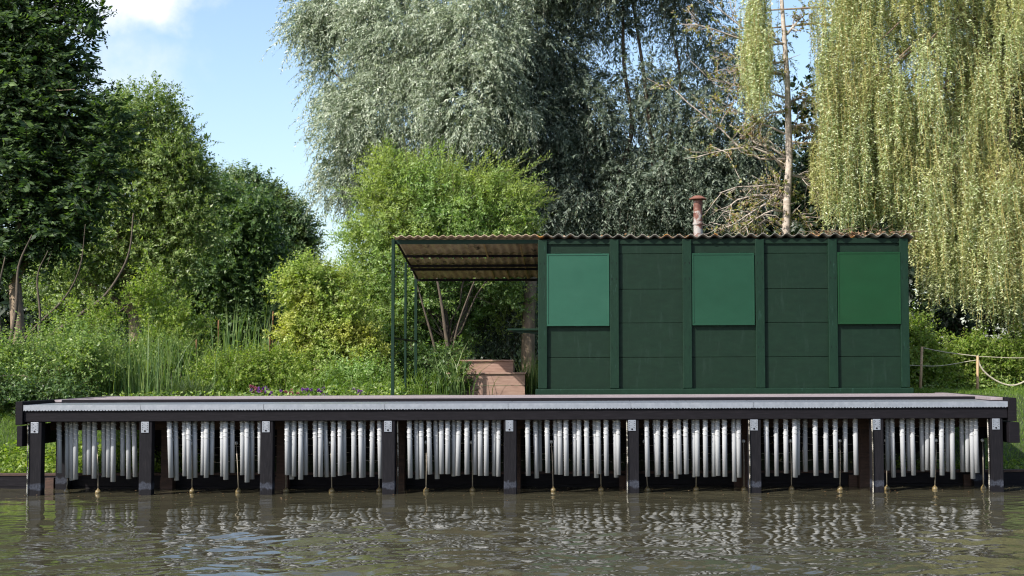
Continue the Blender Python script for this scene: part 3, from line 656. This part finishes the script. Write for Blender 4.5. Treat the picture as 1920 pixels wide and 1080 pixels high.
# big silver willow behind everything
tree('silver_willow', 'huge silvery grey-green willow filling the sky behind the shed and canopy', 'tree', 18.5, 880,
     [(660, 20, 85, 110), (622, 130, 50, 80, 0, .7), (675, 240, 65, 90), (640, 350, 48, 50, 1, .5), (760, 60, 120, 120, -1), (740, 200, 110, 110, -1), (700, 320, 80, 80, 0, .8), (900, 60, 130, 120, -2), (890, 190, 130, 110, -2), (860, 300, 120, 90, 0), (760, -120, 180, 120), (1000, -120, 200, 120), (585, 50, 28, 60, 0, .5)],
     'L_silver', 'bark_dark', 11, .22, 1750, 11, .36, .50, .6, 18, .100, .028, nl=5, shell=.5, updir=-.05, gravity=.55, spread=.8)
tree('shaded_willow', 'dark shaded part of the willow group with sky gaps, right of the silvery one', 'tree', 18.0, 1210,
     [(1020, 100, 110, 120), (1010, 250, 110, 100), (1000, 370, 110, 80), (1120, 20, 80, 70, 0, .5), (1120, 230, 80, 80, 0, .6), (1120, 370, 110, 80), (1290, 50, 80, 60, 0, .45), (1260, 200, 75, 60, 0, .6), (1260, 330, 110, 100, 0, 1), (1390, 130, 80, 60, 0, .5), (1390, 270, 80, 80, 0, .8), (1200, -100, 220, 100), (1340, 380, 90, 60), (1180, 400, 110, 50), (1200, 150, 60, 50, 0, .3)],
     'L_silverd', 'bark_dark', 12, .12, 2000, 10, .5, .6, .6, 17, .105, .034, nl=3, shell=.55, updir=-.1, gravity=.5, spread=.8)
# its visible stems
rng = np.random.default_rng(5)
for lab, pts, r in (('dark leaning willow stem showing against the sky above the middle shutter', [(1150, 440), (1160, 330), (1185, 240), (1170, 120), (1168, -20)], .17),
                    ('dark forked willow stem further right, leaning to the left over the roof', [(1200, 440), (1225, 330), (1212, 180), (1200, 90), (1185, 0)], .15),
                    ('dark thin willow stem splitting left near the pale conifer', [(1215, 440), (1245, 300), (1275, 160), (1262, 60), (1268, -20)], .10)):
    r *= .4; e = P(*pts[0], 17.9); a = empty('willow_stem', (e.x, 17.9, float(gz(e.x, 17.9))), lab, 'tree trunk', 'dark willow stems behind the roof')
    q = [Vector((e.x, 17.9, float(gz(e.x, 17.9)) - .2))] + [P(x, y, 17.9) for x, y in pts]
    q = smooth_path(q); mb = MB(); mb.tube(q, np.linspace(r * 1.3, r * .45, len(q)), 8); mb.build('bark', M['bark_dark'], a, smooth=True)

# left side trees
tree('ash_tree', 'dark leafy tree overhanging the left edge, nearest of the left trees', 'tree', 8.6, 25,
     [(20, 40, 85, 90, 0, .8), (145, 26, 45, 26, 0, .6), (90, 120, 75, 60), (20, 200, 110, 90), (125, 215, 60, 60, 0, .8), (40, 320, 110, 90), (150, 335, 55, 65, 0, .8), (10, 430, 110, 70), (110, 430, 70, 50, 0, .8), (205, 240, 28, 45, 0, .3), (-60, 100, 90, 110), (20, -60, 90, 60)],
     'L_ash', 'bark_mid', 21, .13, 1250, 7, .26, .38, .15, 12, .115, .055, pair=True, shell=.5, gravity=.12, updir=.25, twigw=.005, nl=2)
# bare stems of the left tree low down
a = empty('leaning_trunks', (P(10, 740, 6.9).x, 6.9, .85), 'bundle of slanting bare brown stems rising at the lower left corner', 'tree')
for k, (p, r) in enumerate((([(5, 760), (30, 690), (80, 640), (150, 590), (200, 550), (240, 480), (250, 400)], .05), ([(-5, 760), (15, 660), (30, 580), (35, 500), (60, 440)], .05), ([(10, 750), (60, 680), (75, 600), (70, 520), (90, 470)], .035), ([(-20, 740), (0, 640), (-5, 560), (10, 480)], .05), ([(20, 720), (110, 650), (170, 610), (230, 580), (290, 520)], .025), ([(0, 700), (60, 620), (120, 560), (150, 500), (160, 420)], .028))):
    mb = MB(); q = smooth_path([P(x, y, 7.4 + .15 * k) for x, y in p]); mb.tube(q, np.linspace(r, r * .2, len(q)), 7); mb.build('stem', M['bark_dark'], a, smooth=True)
tree('sunlit_tree', 'green sun-dappled tree behind the dark one on the left, its top rounding against the sky', 'tree', 14.5, 250,
     [(270, 215, 70, 55), (210, 260, 60, 90), (320, 280, 60, 70), (260, 340, 110, 90), (350, 350, 55, 60), (215, 440, 120, 80), (330, 430, 80, 70), (150, 520, 110, 70, 0, .6), (280, 500, 80, 50, 0, .6)],
     'L_mid', 'bark_mid', 22, .16, 1200, 9, .30, .40, .15, 14, .08, .04, updir=.35, shell=.45, gravity=.1, twigw=.006)
tree('shadowy_tree', 'deep green broad tree in the shade left of centre, above the reeds', 'tree', 19, 430,
     [(400, 400, 85, 65), (440, 470, 95, 80), (370, 500, 90, 80), (470, 560, 80, 70), (380, 590, 90, 60)],
     'L_dark', 'bark_dark', 23, .18, 850, 9, .36, .50, .3, 14, .095, .055, updir=.1, shell=.45, twigw=0)
tree('alder', 'bluish green small-leaved tree left of the sky gap', 'tree', 22, 505,
     [(485, 375, 45, 42), (520, 420, 60, 50), (555, 450, 28, 40, 0, .7), (500, 490, 65, 60), (545, 510, 35, 40)],
     'L_alder', 'bark_dark', 24, .12, 620, 9, .30, .48, .2, 13, .085, .052, updir=.4, shell=.4, twigw=.006)
tree('pale_distant_tree', 'pale feathery distant tree top between the two left crowns', 'tree', 22, 430,
     [(430, 365, 30, 38), (450, 400, 40, 40)], 'L_silver', 'bark_dark', 25, .1, 90, 8, .3, .5, .3, 12, .10, .03, updir=.5)
# yellow-green trees by the canopy
tree('yellow_willow', 'bright yellow-green bushy willow rising above the canopy with whippy shoots', 'tree', 7.2, 842,
     [(745, 350, 65, 60), (810, 380, 90, 70), (900, 385, 90, 60), (960, 385, 45, 45, 0, .7), (700, 430, 70, 60), (800, 450, 110, 70), (930, 440, 80, 60), (690, 520, 60, 70), (770, 540, 80, 80), (700, 620, 70, 80), (790, 650, 70, 70, .4), (860, 560, 90, 50, .8, .9), (940, 555, 60, 40, .8, .9), (760, 700, 60, 50), (890, 520, 90, 25, .6), (830, 590, 40, 50, .6)],
     'L_yellow', 'bark_dark', 31, .04, 1450, 9, .18, .32, .1, 15, .060, .021, updir=.35, shell=.5, gravity=.05, twigw=.004)
rng = np.random.default_rng(33)
bs = []; ds = []
for x0_, y0_, x1_, y1_ in ((900, 380, 1030, 285), (880, 370, 985, 270), (860, 370, 935, 265), (840, 360, 850, 262), (930, 390, 1035, 330), (800, 350, 765, 262), (960, 410, 1030, 345), (900, 360, 955, 300), (770, 340, 810, 262), (940, 420, 1015, 400), (870, 340, 905, 275), (820, 350, 870, 290), (740, 320, 700, 275), (700, 370, 640, 350)):
    for k in range(5):
        a_ = P(x0_ + rng.normal(0, 12), y0_ + rng.normal(0, 8), 7.0 + rng.normal(0, .3)); b_ = P(x1_ + rng.normal(0, 14), y1_ + rng.normal(0, 10), 7.0 + rng.normal(0, .3)); bs.append(tuple(a_)); ds.append(tuple(b_ - a_))
bs = np.array(bs); ds = np.array(ds); L = np.linalg.norm(ds, axis=1)
V, pos = sprays(rng, bs, unit(ds), L, .10, 60, .055, .018, spread=.7, gravity=0)
yw = [o for o in COL.objects if o.name == 'yellow_willow'][0]
quads('shoots', V, M['L_yellow'], yw); quads('shoot_stems', twig_ribbons(pos, .006), M['bark_mid'], yw)
tree('golden_shrub', 'rounded golden-yellow shrub left of the canopy posts', 'shrub', 5.6, 620,
     [(585, 540, 50, 60), (575, 610, 45, 50), (620, 580, 60, 70), (650, 640, 60, 70), (600, 690, 60, 50), (690, 690, 40, 50), (555, 560, 25, 30, 0, .6)],
     'L_gold', 'bark_mid', 32, .04, 700, 8, .13, .24, .05, 13, .048, .029, updir=.4, shell=.5, twigw=.003)
tree('dark_understorey', 'dark green leafy bush with a slanting trunk under the canopy', 'bush', 6.2, 845,
     [(825, 695, 40, 45), (790, 700, 50, 40), (848, 712, 20, 26, -1.0), (868, 734, 16, 8, -1.0)], 'L_dark', 'bark_mid', 34, .06, 200, 8, .15, .22, .1, 12, .07, .034, updir=.3, nl=2)
for p, r in (([(862, 750), (850, 700), (838, 640), (828, 570), (815, 500)], .05), ([(838, 750), (822, 690), (812, 640), (795, 580), (775, 510)], .032), ([(845, 750), (846, 690), (856, 620), (880, 550), (895, 515)], .025)):
    q = smooth_path([P(x, y, 6.5) for x, y in p]); mb = MB(); mb.tube(q, np.linspace(r, r * .3, len(q)), 8); mb.build('stem', M['bark_dark'], yw, smooth=True)
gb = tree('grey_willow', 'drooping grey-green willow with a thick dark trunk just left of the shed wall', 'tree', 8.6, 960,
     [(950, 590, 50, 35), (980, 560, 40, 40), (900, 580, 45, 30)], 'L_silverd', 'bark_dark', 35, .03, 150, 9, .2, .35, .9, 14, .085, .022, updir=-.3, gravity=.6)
mb = MB(); mb.tube([P(x, y, 8.0) for x, y in ((995, 760), (990, 660), (992, 580), (996, 520), (990, 475), (970, 440))], [.15, .12, .11, .10, .06, .02], 10); mb.build('trunk', M['bark_mid'], gb, smooth=True)

# sparse conifer-like tree
sp = empty('sparse_tree', (P(1477, 740, 9).x, 9, 1.02), 'thin half-bare tree with a straight pale trunk behind the shed roof', 'tree')
mb = MB(); tp = [(1474, 760), (1474, 600), (1474, 440), (1476, 370), (1480, 300), (1478, 220), (1476, 150), (1472, 90), (1467, 20), (1460, -80)]
mb.tube([P(x, y, 9.0) for x, y in tp], [.09, .085, .076, .07, .064, .058, .05, .044, .036, .025], 10); mb.build('trunk', M['bark_pale'], sp, smooth=True)
BR = [[(985,745),(940,690),(900,670),(840,645),(760,655),(700,665),(600,690)], [(990,690),(930,650),(870,635),(820,605),(780,580)], [(990,590),(930,560),(870,540),(820,505),(760,480),(710,450)], [(990,490),(930,495),(880,530),(850,520)], [(990,430),(900,400),(800,385),(730,365),(650,350)], [(1000,330),(900,315),(820,300),(740,320)],
      [(985,830),(930,812),(870,820),(780,822),(700,850)], [(985,870),(920,858),(850,860),(780,880),(740,910),(690,970)], [(985,930),(940,925),(900,940),(850,970),(800,1010)], [(1005,770),(1060,780),(1120,830),(1150,870)], [(1005,560),(1060,550),(1100,570),(1170,590)], [(1010,620),(1060,630),(1110,628),(1170,610)],
      [(990,200),(900,150),(800,120),(700,40),(650,0)], [(990,190),(880,200),(760,160),(680,130),(600,110),(510,105)], [(1000,150),(1040,100),(1080,60)], [(985,900),(900,900),(820,950),(760,990),(700,1010)], [(990,960),(1040,940),(1100,980)], [(985,1000),(920,960),(860,1000)], [(985,880),(960,840),(970,760)], [(990,700),(880,700),(780,640),(700,560),(560,450),(470,360)], [(1000,270),(920,280),(850,270),(760,250)], [(1005,450),(1060,430),(1120,470)]]
rng = np.random.default_rng(8); mb = MB(); tb, td = [], []
for bl in BR:
    dy = rng.uniform(-.9, .6); pts = [np.array(P(1050 + x / 2.347, y / 2.347, 9.0 + dy * i / (len(bl) - 1))) for i, (x, y) in enumerate(bl)]
    pts = np.array(pts); n = len(pts); mb.tube(pts, np.linspace(.024, .006, n), 6)
    for _ in range(15):
        i = rng.integers(1, n); t = rng.uniform(); q = pts[i - 1] * (1 - t) + pts[i] * t; dr = unit(pts[i] - pts[i - 1])
        d = unit(dr * .7 + rng.normal(0, .6, 3)); l = rng.uniform(.15, .55); m_ = q + d * l * .5 + rng.normal(0, .03, 3); e_ = q + d * l + np.array((0, 0, rng.normal(0, .06)))
        mb.tube([q, m_, e_], [.008, .006, .003], 4)
        for _ in range(3): 
            s_ = rng.uniform(); b_ = q + (e_ - q) * s_; dd = unit(d + rng.normal(0, .6, 3)); l2 = rng.uniform(.08, .22); mb.tube([b_, b_ + dd * l2], [.004, .002], 3); tb.append(b_); td.append(dd)
mb.build('branches', M['bark_pale'], sp, smooth=True)
tb = np.array(tb); td = np.array(td); keep = rng.uniform(size=len(tb)) < .6
V, pos = sprays(rng, tb[keep], td[keep], rng.uniform(.10, .30, keep.sum()), .1, 10, .055, .038, spread=1.0); quads('leaves', V, M['L_spruce'], sp)

# weeping willow curtain on the right
ww = empty('weeping_willow', (P(1905, 740, 9.5).x, 9.5, 1.0), 'large yellow-green weeping willow hanging its curtain of strands over the right side', 'tree')
mb = MB(); mb.tube([P(x, y, 9.5) for x, y in ((1960, 760), (1950, 500), (1900, 200), (1850, -100), (1800, -350))], [.3, .26, .24, .2, .12], 12); mb.build('trunk', M['bark_mid'], ww, smooth=True)
rng = np.random.default_rng(41)
def lower(px): return np.interp(px, [1395, 1440, 1445, 1490, 1500, 1540, 1580, 1640, 1700, 1725, 1760, 1800, 1850, 1890, 1905, 2050], [215, 215, 60, 60, 250, 420, 440, 430, 430, 490, 560, 600, 580, 640, 640, 590])
st_base, st_len = [], []; limb_mb = MB()
nb = 520
for k in range(nb):
    u = rng.uniform()
    px = rng.uniform(1555, 2080) if u > .05 else (rng.uniform(1408, 1428) if u > .02 else rng.uniform(1535, 1560)); Y = 6.6 + 3.0 * rng.uniform() ** .8
    lo = float(lower(px)) - abs(rng.normal(0, 22)) if px > 1445 or px < 1400 else 235 - rng.uniform(0, 40)
    lo = lo - (0 if rng.uniform() < .42 else rng.uniform(0, 560))
    Y = max(Y, 7.2) if px < 1700 else Y
    length = rng.uniform(1.0, 2.6); lob = P(px, lo, Y); top = lob.z + length
    if rng.uniform() < .16:
        a_ = Vector((P(1900, 0, 9.3).x, 9.3, 5.5 + rng.uniform(0, 2))); t_ = Vector((lob.x, lob.y, top)); m_ = (a_ + t_) / 2 + Vector((0, 0, .8)); limb_mb.tube([a_, (a_ + m_) / 2 + Vector((0, 0, .2)), m_, (m_ + t_) / 2 + Vector((0, 0, .15)), t_], [.05, .04, .03, .02, .012], 6)
    m = rng.integers(6, 21)
    for j in range(m):
        st_base.append((lob.x + rng.normal(0, .10), lob.y + rng.normal(0, .10), top + rng.normal(0, .15))); st_len.append(length * rng.uniform(.6, 1.03))
SB_ = np.array(st_base); SL = np.array(st_len); n = len(SB_); K = 92
t = (np.arange(K)[None] + rng.uniform(0, .9, (n, K))) / K; z = t * SL[:, None]
sw = rng.normal(0, 1, (n, 1, 2)) * np.where(SB_[:, 0] < P(1620, 300, 7.5).x, .08, .26)[:, None, None] ; ph = rng.uniform(0, 6.28, (n, 1)); 
pos = np.stack([SB_[:, 0:1] + sw[..., 0] * (1 - np.exp(-2 * t)) + .035 * np.sin(z * 4.5 + ph), SB_[:, 1:2] + sw[..., 1] * (1 - np.exp(-2 * t)) + .035 * np.cos(z * 3.7 + ph), SB_[:, 2:3] - z], -1)
lat = rng.normal(size=(n, K, 3)); lat[..., 2] *= .3; lat = unit(lat); D = unit(lat * 1.1 + np.array((0, 0, -.5))); S = unit(np.cross(D, rng.normal(size=(n, K, 3))))
LL = rng.uniform(.038, .078, (n, K)); V = leaf_quads(pos.reshape(-1, 3), D.reshape(-1, 3), S.reshape(-1, 3), LL.ravel(), LL.ravel() * .27, rng, .35).reshape(-1, 3)
quads('curtain', V, M['L_weep'], ww); quads('strand_stems', twig_ribbons(pos[:, ::4], .006), M['stem_y'], ww); limb_mb.build('limbs', M['bark_mid'], ww, smooth=True)

# dark background trees that close the view
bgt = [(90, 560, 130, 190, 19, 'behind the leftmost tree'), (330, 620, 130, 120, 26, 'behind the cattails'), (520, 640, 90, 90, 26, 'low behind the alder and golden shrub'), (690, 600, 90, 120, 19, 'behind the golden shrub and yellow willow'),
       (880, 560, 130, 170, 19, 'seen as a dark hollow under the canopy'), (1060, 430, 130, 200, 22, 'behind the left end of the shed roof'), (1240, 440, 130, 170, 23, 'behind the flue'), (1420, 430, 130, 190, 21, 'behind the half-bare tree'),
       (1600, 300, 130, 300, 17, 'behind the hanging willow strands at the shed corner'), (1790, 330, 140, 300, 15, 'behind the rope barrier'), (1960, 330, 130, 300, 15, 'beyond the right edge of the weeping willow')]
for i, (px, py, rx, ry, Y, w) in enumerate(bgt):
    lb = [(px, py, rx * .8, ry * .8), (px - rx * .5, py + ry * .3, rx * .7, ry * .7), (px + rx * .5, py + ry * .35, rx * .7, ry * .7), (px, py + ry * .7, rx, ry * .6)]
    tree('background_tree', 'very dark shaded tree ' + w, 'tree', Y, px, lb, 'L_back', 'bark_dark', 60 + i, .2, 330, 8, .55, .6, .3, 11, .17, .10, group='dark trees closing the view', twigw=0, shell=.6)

# ------------------------------------------------------------ undergrowth
def bush(name, lab, Y, lobes, lm, seed, nc, leafL=.05, leafW=.028, group='shrubs and weeds along the bank', cat='shrub', **kw):
    return tree(name, lab, cat, Y, lobes[0][0], lobes, lm, 'bark_mid', seed, .02, int(nc * .75), 5, .10, .42, .15, 18, leafL, leafW, group=group, nl=min(3, len(lobes)), twigw=.003, updir=.6, shell=.6, **kw)
bush('weed_bush', 'dark weedy thicket beneath the leaning stems at the far left', 4.4, [(60, 690, 90, 60), (150, 700, 70, 50), (20, 740, 60, 30)], 'L_under', 81, 420)
bush('weed_bush', 'tall sunlit weeds between the leaning stems and the sedge tuft', 5.6, [(180, 670, 60, 45), (280, 690, 60, 45), (230, 715, 90, 30), (120, 650, 50, 45, 0, .6)], 'L_under', 82, 620)
bush('weed_bush', 'arching light green weeds leaning toward the cattails', 6.2, [(290, 570, 30, 45, 0, .7), (330, 620, 40, 45), (350, 680, 60, 50), (180, 590, 50, 50, 0, .5)], 'L_nettle', 83, 330)
bush('weed_bush', 'low fresh green weeds in front of the cattails', 5.0, [(450, 712, 45, 22), (500, 706, 30, 26), (405, 716, 30, 18), (545, 712, 30, 22)], 'L_nettle', 84, 420)
bush('weed_bush', 'leafy weeds behind the purple flowers', 4.9, [(590, 722, 50, 18), (680, 722, 50, 18)], 'L_yellow', 85, 260)
bush('weed_bush', 'nettle patch right against the shed corner', 6.4, [(1722, 670, 22, 70), (1745, 700, 25, 40), (1716, 630, 10, 30, 0, .5)], 'L_nettle', 86, 260)
bush('weed_bush', 'broad nettle clump behind the rope barrier', 7.0, [(1800, 695, 40, 40), (1840, 698, 45, 45), (1790, 720, 45, 22)], 'L_nettle', 87, 480)
bush('weed_bush', 'nettle clump at the right edge under the willow tip', 7.2, [(1900, 700, 50, 45), (1960, 690, 50, 55), (1890, 725, 50, 20)], 'L_nettle', 88, 420)
bush('weed_bush', 'dim weeds at the far left behind the bank grass', 3.6, [(-10, 740, 50, 30), (60, 748, 40, 18), (110, 745, 30, 15)], 'L_dark', 89, 200)

def blades(rng, bx, by, bz, h, w, lean, nseg=4):
    n = len(bx); t = np.linspace(0, 1, nseg + 1)[None]; az = rng.uniform(0, 6.28, n)[:, None]; ln = (lean * rng.uniform(.2, 1.4, n))[:, None]; H = h[:, None]
    x = bx[:, None] + np.cos(az) * ln * H * t ** 2.2; y = by[:, None] + np.sin(az) * ln * H * t ** 2.2; z = bz[:, None] + H * (t - .35 * ln * t ** 3)
    p = np.stack([x, y, z], -1); fa = rng.uniform(0, 3.14, n)[:, None]; s = np.stack([np.cos(fa), np.sin(fa), 0 * fa], -1)
    wd = (w * (1 - t ** 1.6 * .95))[..., None] * .5 * np.ones((n, 1, 1)); a = p - s * wd; b = p + s * wd
    return np.stack([a[:, :-1], b[:, :-1], b[:, 1:], a[:, 1:]], 2).reshape(-1, 3)
LATER = []
def clump(name, lab, px, py, Y, n, rad, h, w, lean, m_, seed, cat, group=None, heads=0):
    rng = np.random.default_rng(seed); c = P(px, py, Y); z = float(gz(c.x, Y)); e = empty(name, (c.x, Y, z), lab, cat, group)
    x = c.x + rng.normal(0, rad, n); y = Y + rng.normal(0, rad, n); H = h * rng.uniform(.55, 1.1, n)
    if n < 9:
        for i in range(n): quads('blade', blades(rng, x[i:i+1], y[i:i+1], np.full(1, z - .03), H[i:i+1], w, lean), M[m_], e)
        return
    quads('blades', blades(rng, x, y, np.full(n, z - .03), H, w, lean), M[m_], e)
    for k in range(heads):
        hx, hy, hh = c.x + rng.normal(0, rad), Y + rng.normal(0, rad), h * rng.uniform(.8, 1.02)
        mb = MB(); mb.tube([(hx, hy, z), (hx + .02, hy, z + hh)], [.006, .004], 5)
        mb.tube([(hx + .018, hy, z + hh - .16), (hx + .019, hy, z + hh - .14), (hx + .02, hy, z + hh - .02), (hx + .021, hy, z + hh)], [.006, .014, .013, .004], 8); mb.build('seed_head', M['cattail'], e, smooth=True)
G = 'reed and cattail clumps left of centre'
for i, (px, n_, rd, h_, wd, ln, Yk, mk, w) in enumerate(((60, 190, .35, 1.2, .015, .35, 4.8, 'blade', 'at the far left edge under the ash tree'), (160, 240, .35, 1.4, .014, .25, 5.0, 'blade', 'right of the leaning stems'), (285, 240, .35, 1.35, .014, .25, 4.9, 'blade', 'left of the dark sedge tuft'), (330, 160, .25, 1.15, .015, .3, 5.8, 'blade', 'behind the dark sedge tuft'),
        (415, 170, .25, .75, .011, .5, 4.6, 'lawn', 'low and pale, right of the sedge tuft'), (545, 150, .22, .85, .011, .5, 4.8, 'lawn', 'low, left of the golden shrub'), (460, 120, .3, 1.1, .018, .3, 6.0, 'blade', 'among the cattails'), (650, 110, .25, .6, .011, .6, 4.5, 'lawn', 'short, in front of the golden shrub'), (715, 110, .2, .5, .011, .6, 4.4, 'lawn', 'short, left of the front canopy post'), (800, 90, .25, .55, .011, .6, 4.6, 'lawn', 'short, between canopy posts and steps'))):
    LATER.append((px, n_, rd, h_, wd, ln, Yk, mk, w, 200 + i))
clump('cattail', 'tallest cattail clump standing upright before the shadowy tree', 430, 720, 5.7, 46, .12, 1.62, .030, .16, 'blade', 1, 'cattails', G, 1)
clump('cattail', 'dense cattail clump right of the tallest one', 477, 720, 5.8, 60, .18, 1.55, .030, .18, 'blade', 2, 'cattails', G, 1)
clump('cattail', 'cattail clump with brown heads left of the tallest one', 365, 720, 5.7, 36, .16, 1.22, .028, .28, 'blade', 3, 'cattails', G, 1)
clump('cattail', 'short leaning cattail clump beside the golden shrub', 520, 720, 5.7, 30, .13, 1.18, .026, .32, 'blade', 4, 'cattails', G, 1)
clump('reeds', 'tall thin reeds among the weeds on the left', 225, 740, 5.2, 220, .42, 1.15, .014, .3, 'blade', 5, 'reeds', G)
clump('reeds', 'dark reeds behind the weeds at the far left', 110, 740, 5.0, 160, .35, 1.05, .016, .3, 'sedge', 6, 'reeds', G)
clump('sedge_tuft', 'dark rounded sedge tuft just behind the deck on the left', 358, 742, 4.2, 900, .13, .55, .007, 1.1, 'sedge', 7, 'sedge')
clump('sedge_tuft', 'bright grassy tuft arching beside the golden shrub', 600, 742, 4.6, 160, .12, .75, .012, .8, 'lawn', 8, 'grass tuft')
clump('reeds', 'pale long-bladed reeds in front of the steps', 850, 742, 4.8, 44, .12, .95, .014, .7, 'blade', 9, 'reeds', G)
clump('reeds', 'green upright reeds between the steps and the shed', 1000, 742, 5.6, 150, .10, .75, .012, .25, 'blade', 10, 'reeds', G)
clump('weed', 'tiny green weed growing by the left foot of the shed', 1035, 741, 2.93, 6, .02, .12, .008, .6, 'lawn', 11, 'weed')

for px, n_, rd, h_, wd, ln, Yk, mk, w, sd in LATER: clump('grass_clump', 'clump of upright grassy blades ' + w, px, 740, Yk, n_, rd, h_, wd, ln, mk, sd, 'grass clump', 'grass clumps on the bank')
# purple flowers behind the deck
G = 'purple flowers behind the deck edge'
rng = np.random.default_rng(70)
for k, (px, py, m_, w) in enumerate(((488, 732, 'purple', 'leftmost of the flower clusters'), (515, 736, 'purple', 'next to the leftmost cluster'), (572, 736, 'purple', 'left of the pair before the golden shrub'), (602, 736, 'purple', 'right of the pair before the golden shrub'), (675, 734, 'purple', 'near the front canopy post'), (545, 738, 'pink', 'pinkish and between two purple clusters'), (472, 728, 'pink', 'reddish and left of the purple ones'))):
    Y = 4.0; c = P(px, py, Y); e = empty('flower_cluster', (c.x, Y, .98), 'cluster of small %s blooms on stalks, %s' % ('purple' if m_ == 'purple' else 'pink', w), 'flowers', G)
    mb = MB()
    for j in range(7):
        q = np.array((c.x + rng.normal(0, .06), Y + rng.normal(0, .06), c.z + rng.normal(0, .03))); mb.tube([(q[0], q[1], .95), tuple(q)], .003, 3)
        n = 26; u = unit(rng.normal(size=(n, 3)) + (0, 0, .4)); quads('bloom', leaf_quads(np.repeat(q[None], n, 0), u, unit(np.cross(u, rng.normal(size=(n, 3)))), np.full(n, .030), np.full(n, .018), rng).reshape(-1, 3), M[m_], e)
    mb.build('stalks', M['lawn'], e)

# grass on the banks
def lawn(name, lab, x0, x1, y0, y1, n, h, w, seed, m_='lawn'):
    rng = np.random.default_rng(seed); x = rng.uniform(x0, x1, n); y = rng.uniform(y0, y1, n); z = gz(x, y)
    V = blades(rng, x, y, z - .005, h * rng.uniform(.4, 1.2, n), w, .7, 2); tag(quads(name, V, M[m_]), lab, 'grass', kind='stuff')
lawn('grass', 'sunlit bank grass at the left end of the platform', -7.6, -3.9, 1.08, 4.6, 42000, .085, .007, 91)
lawn('grass', 'bright green lawn at the right end of the platform', 5.3, 9.5, 1.08, 8.5, 60000, .075, .007, 92)
def cover(name, lab, x0, x1, y0, y1, n, hh, L_, seed, m_):
    rng = np.random.default_rng(seed); x = rng.uniform(x0, x1, n); y = rng.uniform(y0, y1, n); z = gz(x, y) + hh * rng.uniform(0, 1, n) ** 1.5
    D = unit(rng.normal(size=(n, 3)) * (1, 1, .5) + (0, 0, .25)); S = unit(np.cross(D, rng.normal(size=(n, 3)) * .5 + (0, 0, 1))); L = L_ * rng.uniform(.6, 1.3, n)
    tag(quads(name, leaf_quads(np.stack([x, y, z], -1), D, S, L, L * .6, rng).reshape(-1, 3), M[m_]), lab, 'ground cover', kind='stuff')
cover('ground_cover', 'leafy sunlit ground cover along the left bank edge', -7.6, -3.9, 1.07, 2.2, 9000, .13, .055, 93, 'L_nettle')
cover('ground_cover', 'leafy ground cover along the right bank edge', 4.6, 9.0, 1.07, 1.6, 3500, .07, .045, 94, 'L_nettle')
cover('ground_cover', 'low leafy ground cover behind the deck', -6.5, -1.75, 3.3, 9.0, 20000, .22, .06, 95, 'L_under')
cover('ground_cover', 'low leafy ground cover between the shed and the dark trees', .6, 7.5, 5.6, 9.5, 12000, .2, .06, 96, 'L_under')

# twigs and dead leaves lying on the roof
rng = np.random.default_rng(77); mb = MB()
for k in range(90):
    px = rng.uniform(1520, 1705) if k < 75 else rng.uniform(1400, 1520); y = SY + rng.uniform(.0, .6); x = P(px, 438, y).x; z = plane_z(y, ZR) + .03 + rng.uniform(0, .07)
    d = unit(rng.normal(size=3) * (1, .7, .25)); l = rng.uniform(.06, .25); mb.tube([(x, y, z), tuple(np.array((x, y, z)) + d * l * .5 + rng.normal(0, .01, 3)), tuple(np.array((x, y, z)) + d * l)], [.004, .003, .002], 4)
lt = mb.build('roof_twigs', M['bark_mid']); tag(lt, 'dry twigs scattered on the right end of the shed roof', 'twigs', kind='stuff')
n = 1500; px = np.concatenate([rng.uniform(1525, 1705, 1100), rng.uniform(1020, 1525, 400)]); y = SY + rng.uniform(.0, .7, n); x = np.array([P(a, 438, b).x for a, b in zip(px, y)]); z = plane_z(y, ZR) + .02 + rng.uniform(0, 1, n) ** 2 * np.where(px > 1525, .06, .01)
D = unit(rng.normal(size=(n, 3)) * (1, 1, .4)); S = unit(np.cross(D, rng.normal(size=(n, 3)))); L = rng.uniform(.025, .06, n)
tag(quads('leaf_litter', leaf_quads(np.stack([x, y, z], -1), D, S, L, L * .5, rng).reshape(-1, 3), M['litter']), 'brown dead leaves heaped on the shed roof', 'leaf litter', kind='stuff')

# dead leaves drifting at the foot of the posts
rng = np.random.default_rng(99); n = 260; x = rng.uniform(-7, 6.3, n); y = .7 - np.abs(rng.normal(0, .8, n)); a = rng.uniform(0, 6.28, n)
D = np.stack([np.cos(a), np.sin(a), 0 * a], -1); S = np.stack([-np.sin(a), np.cos(a), rng.normal(0, .12, n)], -1); L = rng.uniform(.012, .035, n)
tag(quads('floating_leaves', leaf_quads(np.stack([x, y, np.full(n, .012)], -1), D, S, L, L * .6, rng).reshape(-1, 3), M['litter']), 'tiny dead leaves and seeds floating near the platform posts', 'floating leaves', kind='stuff')
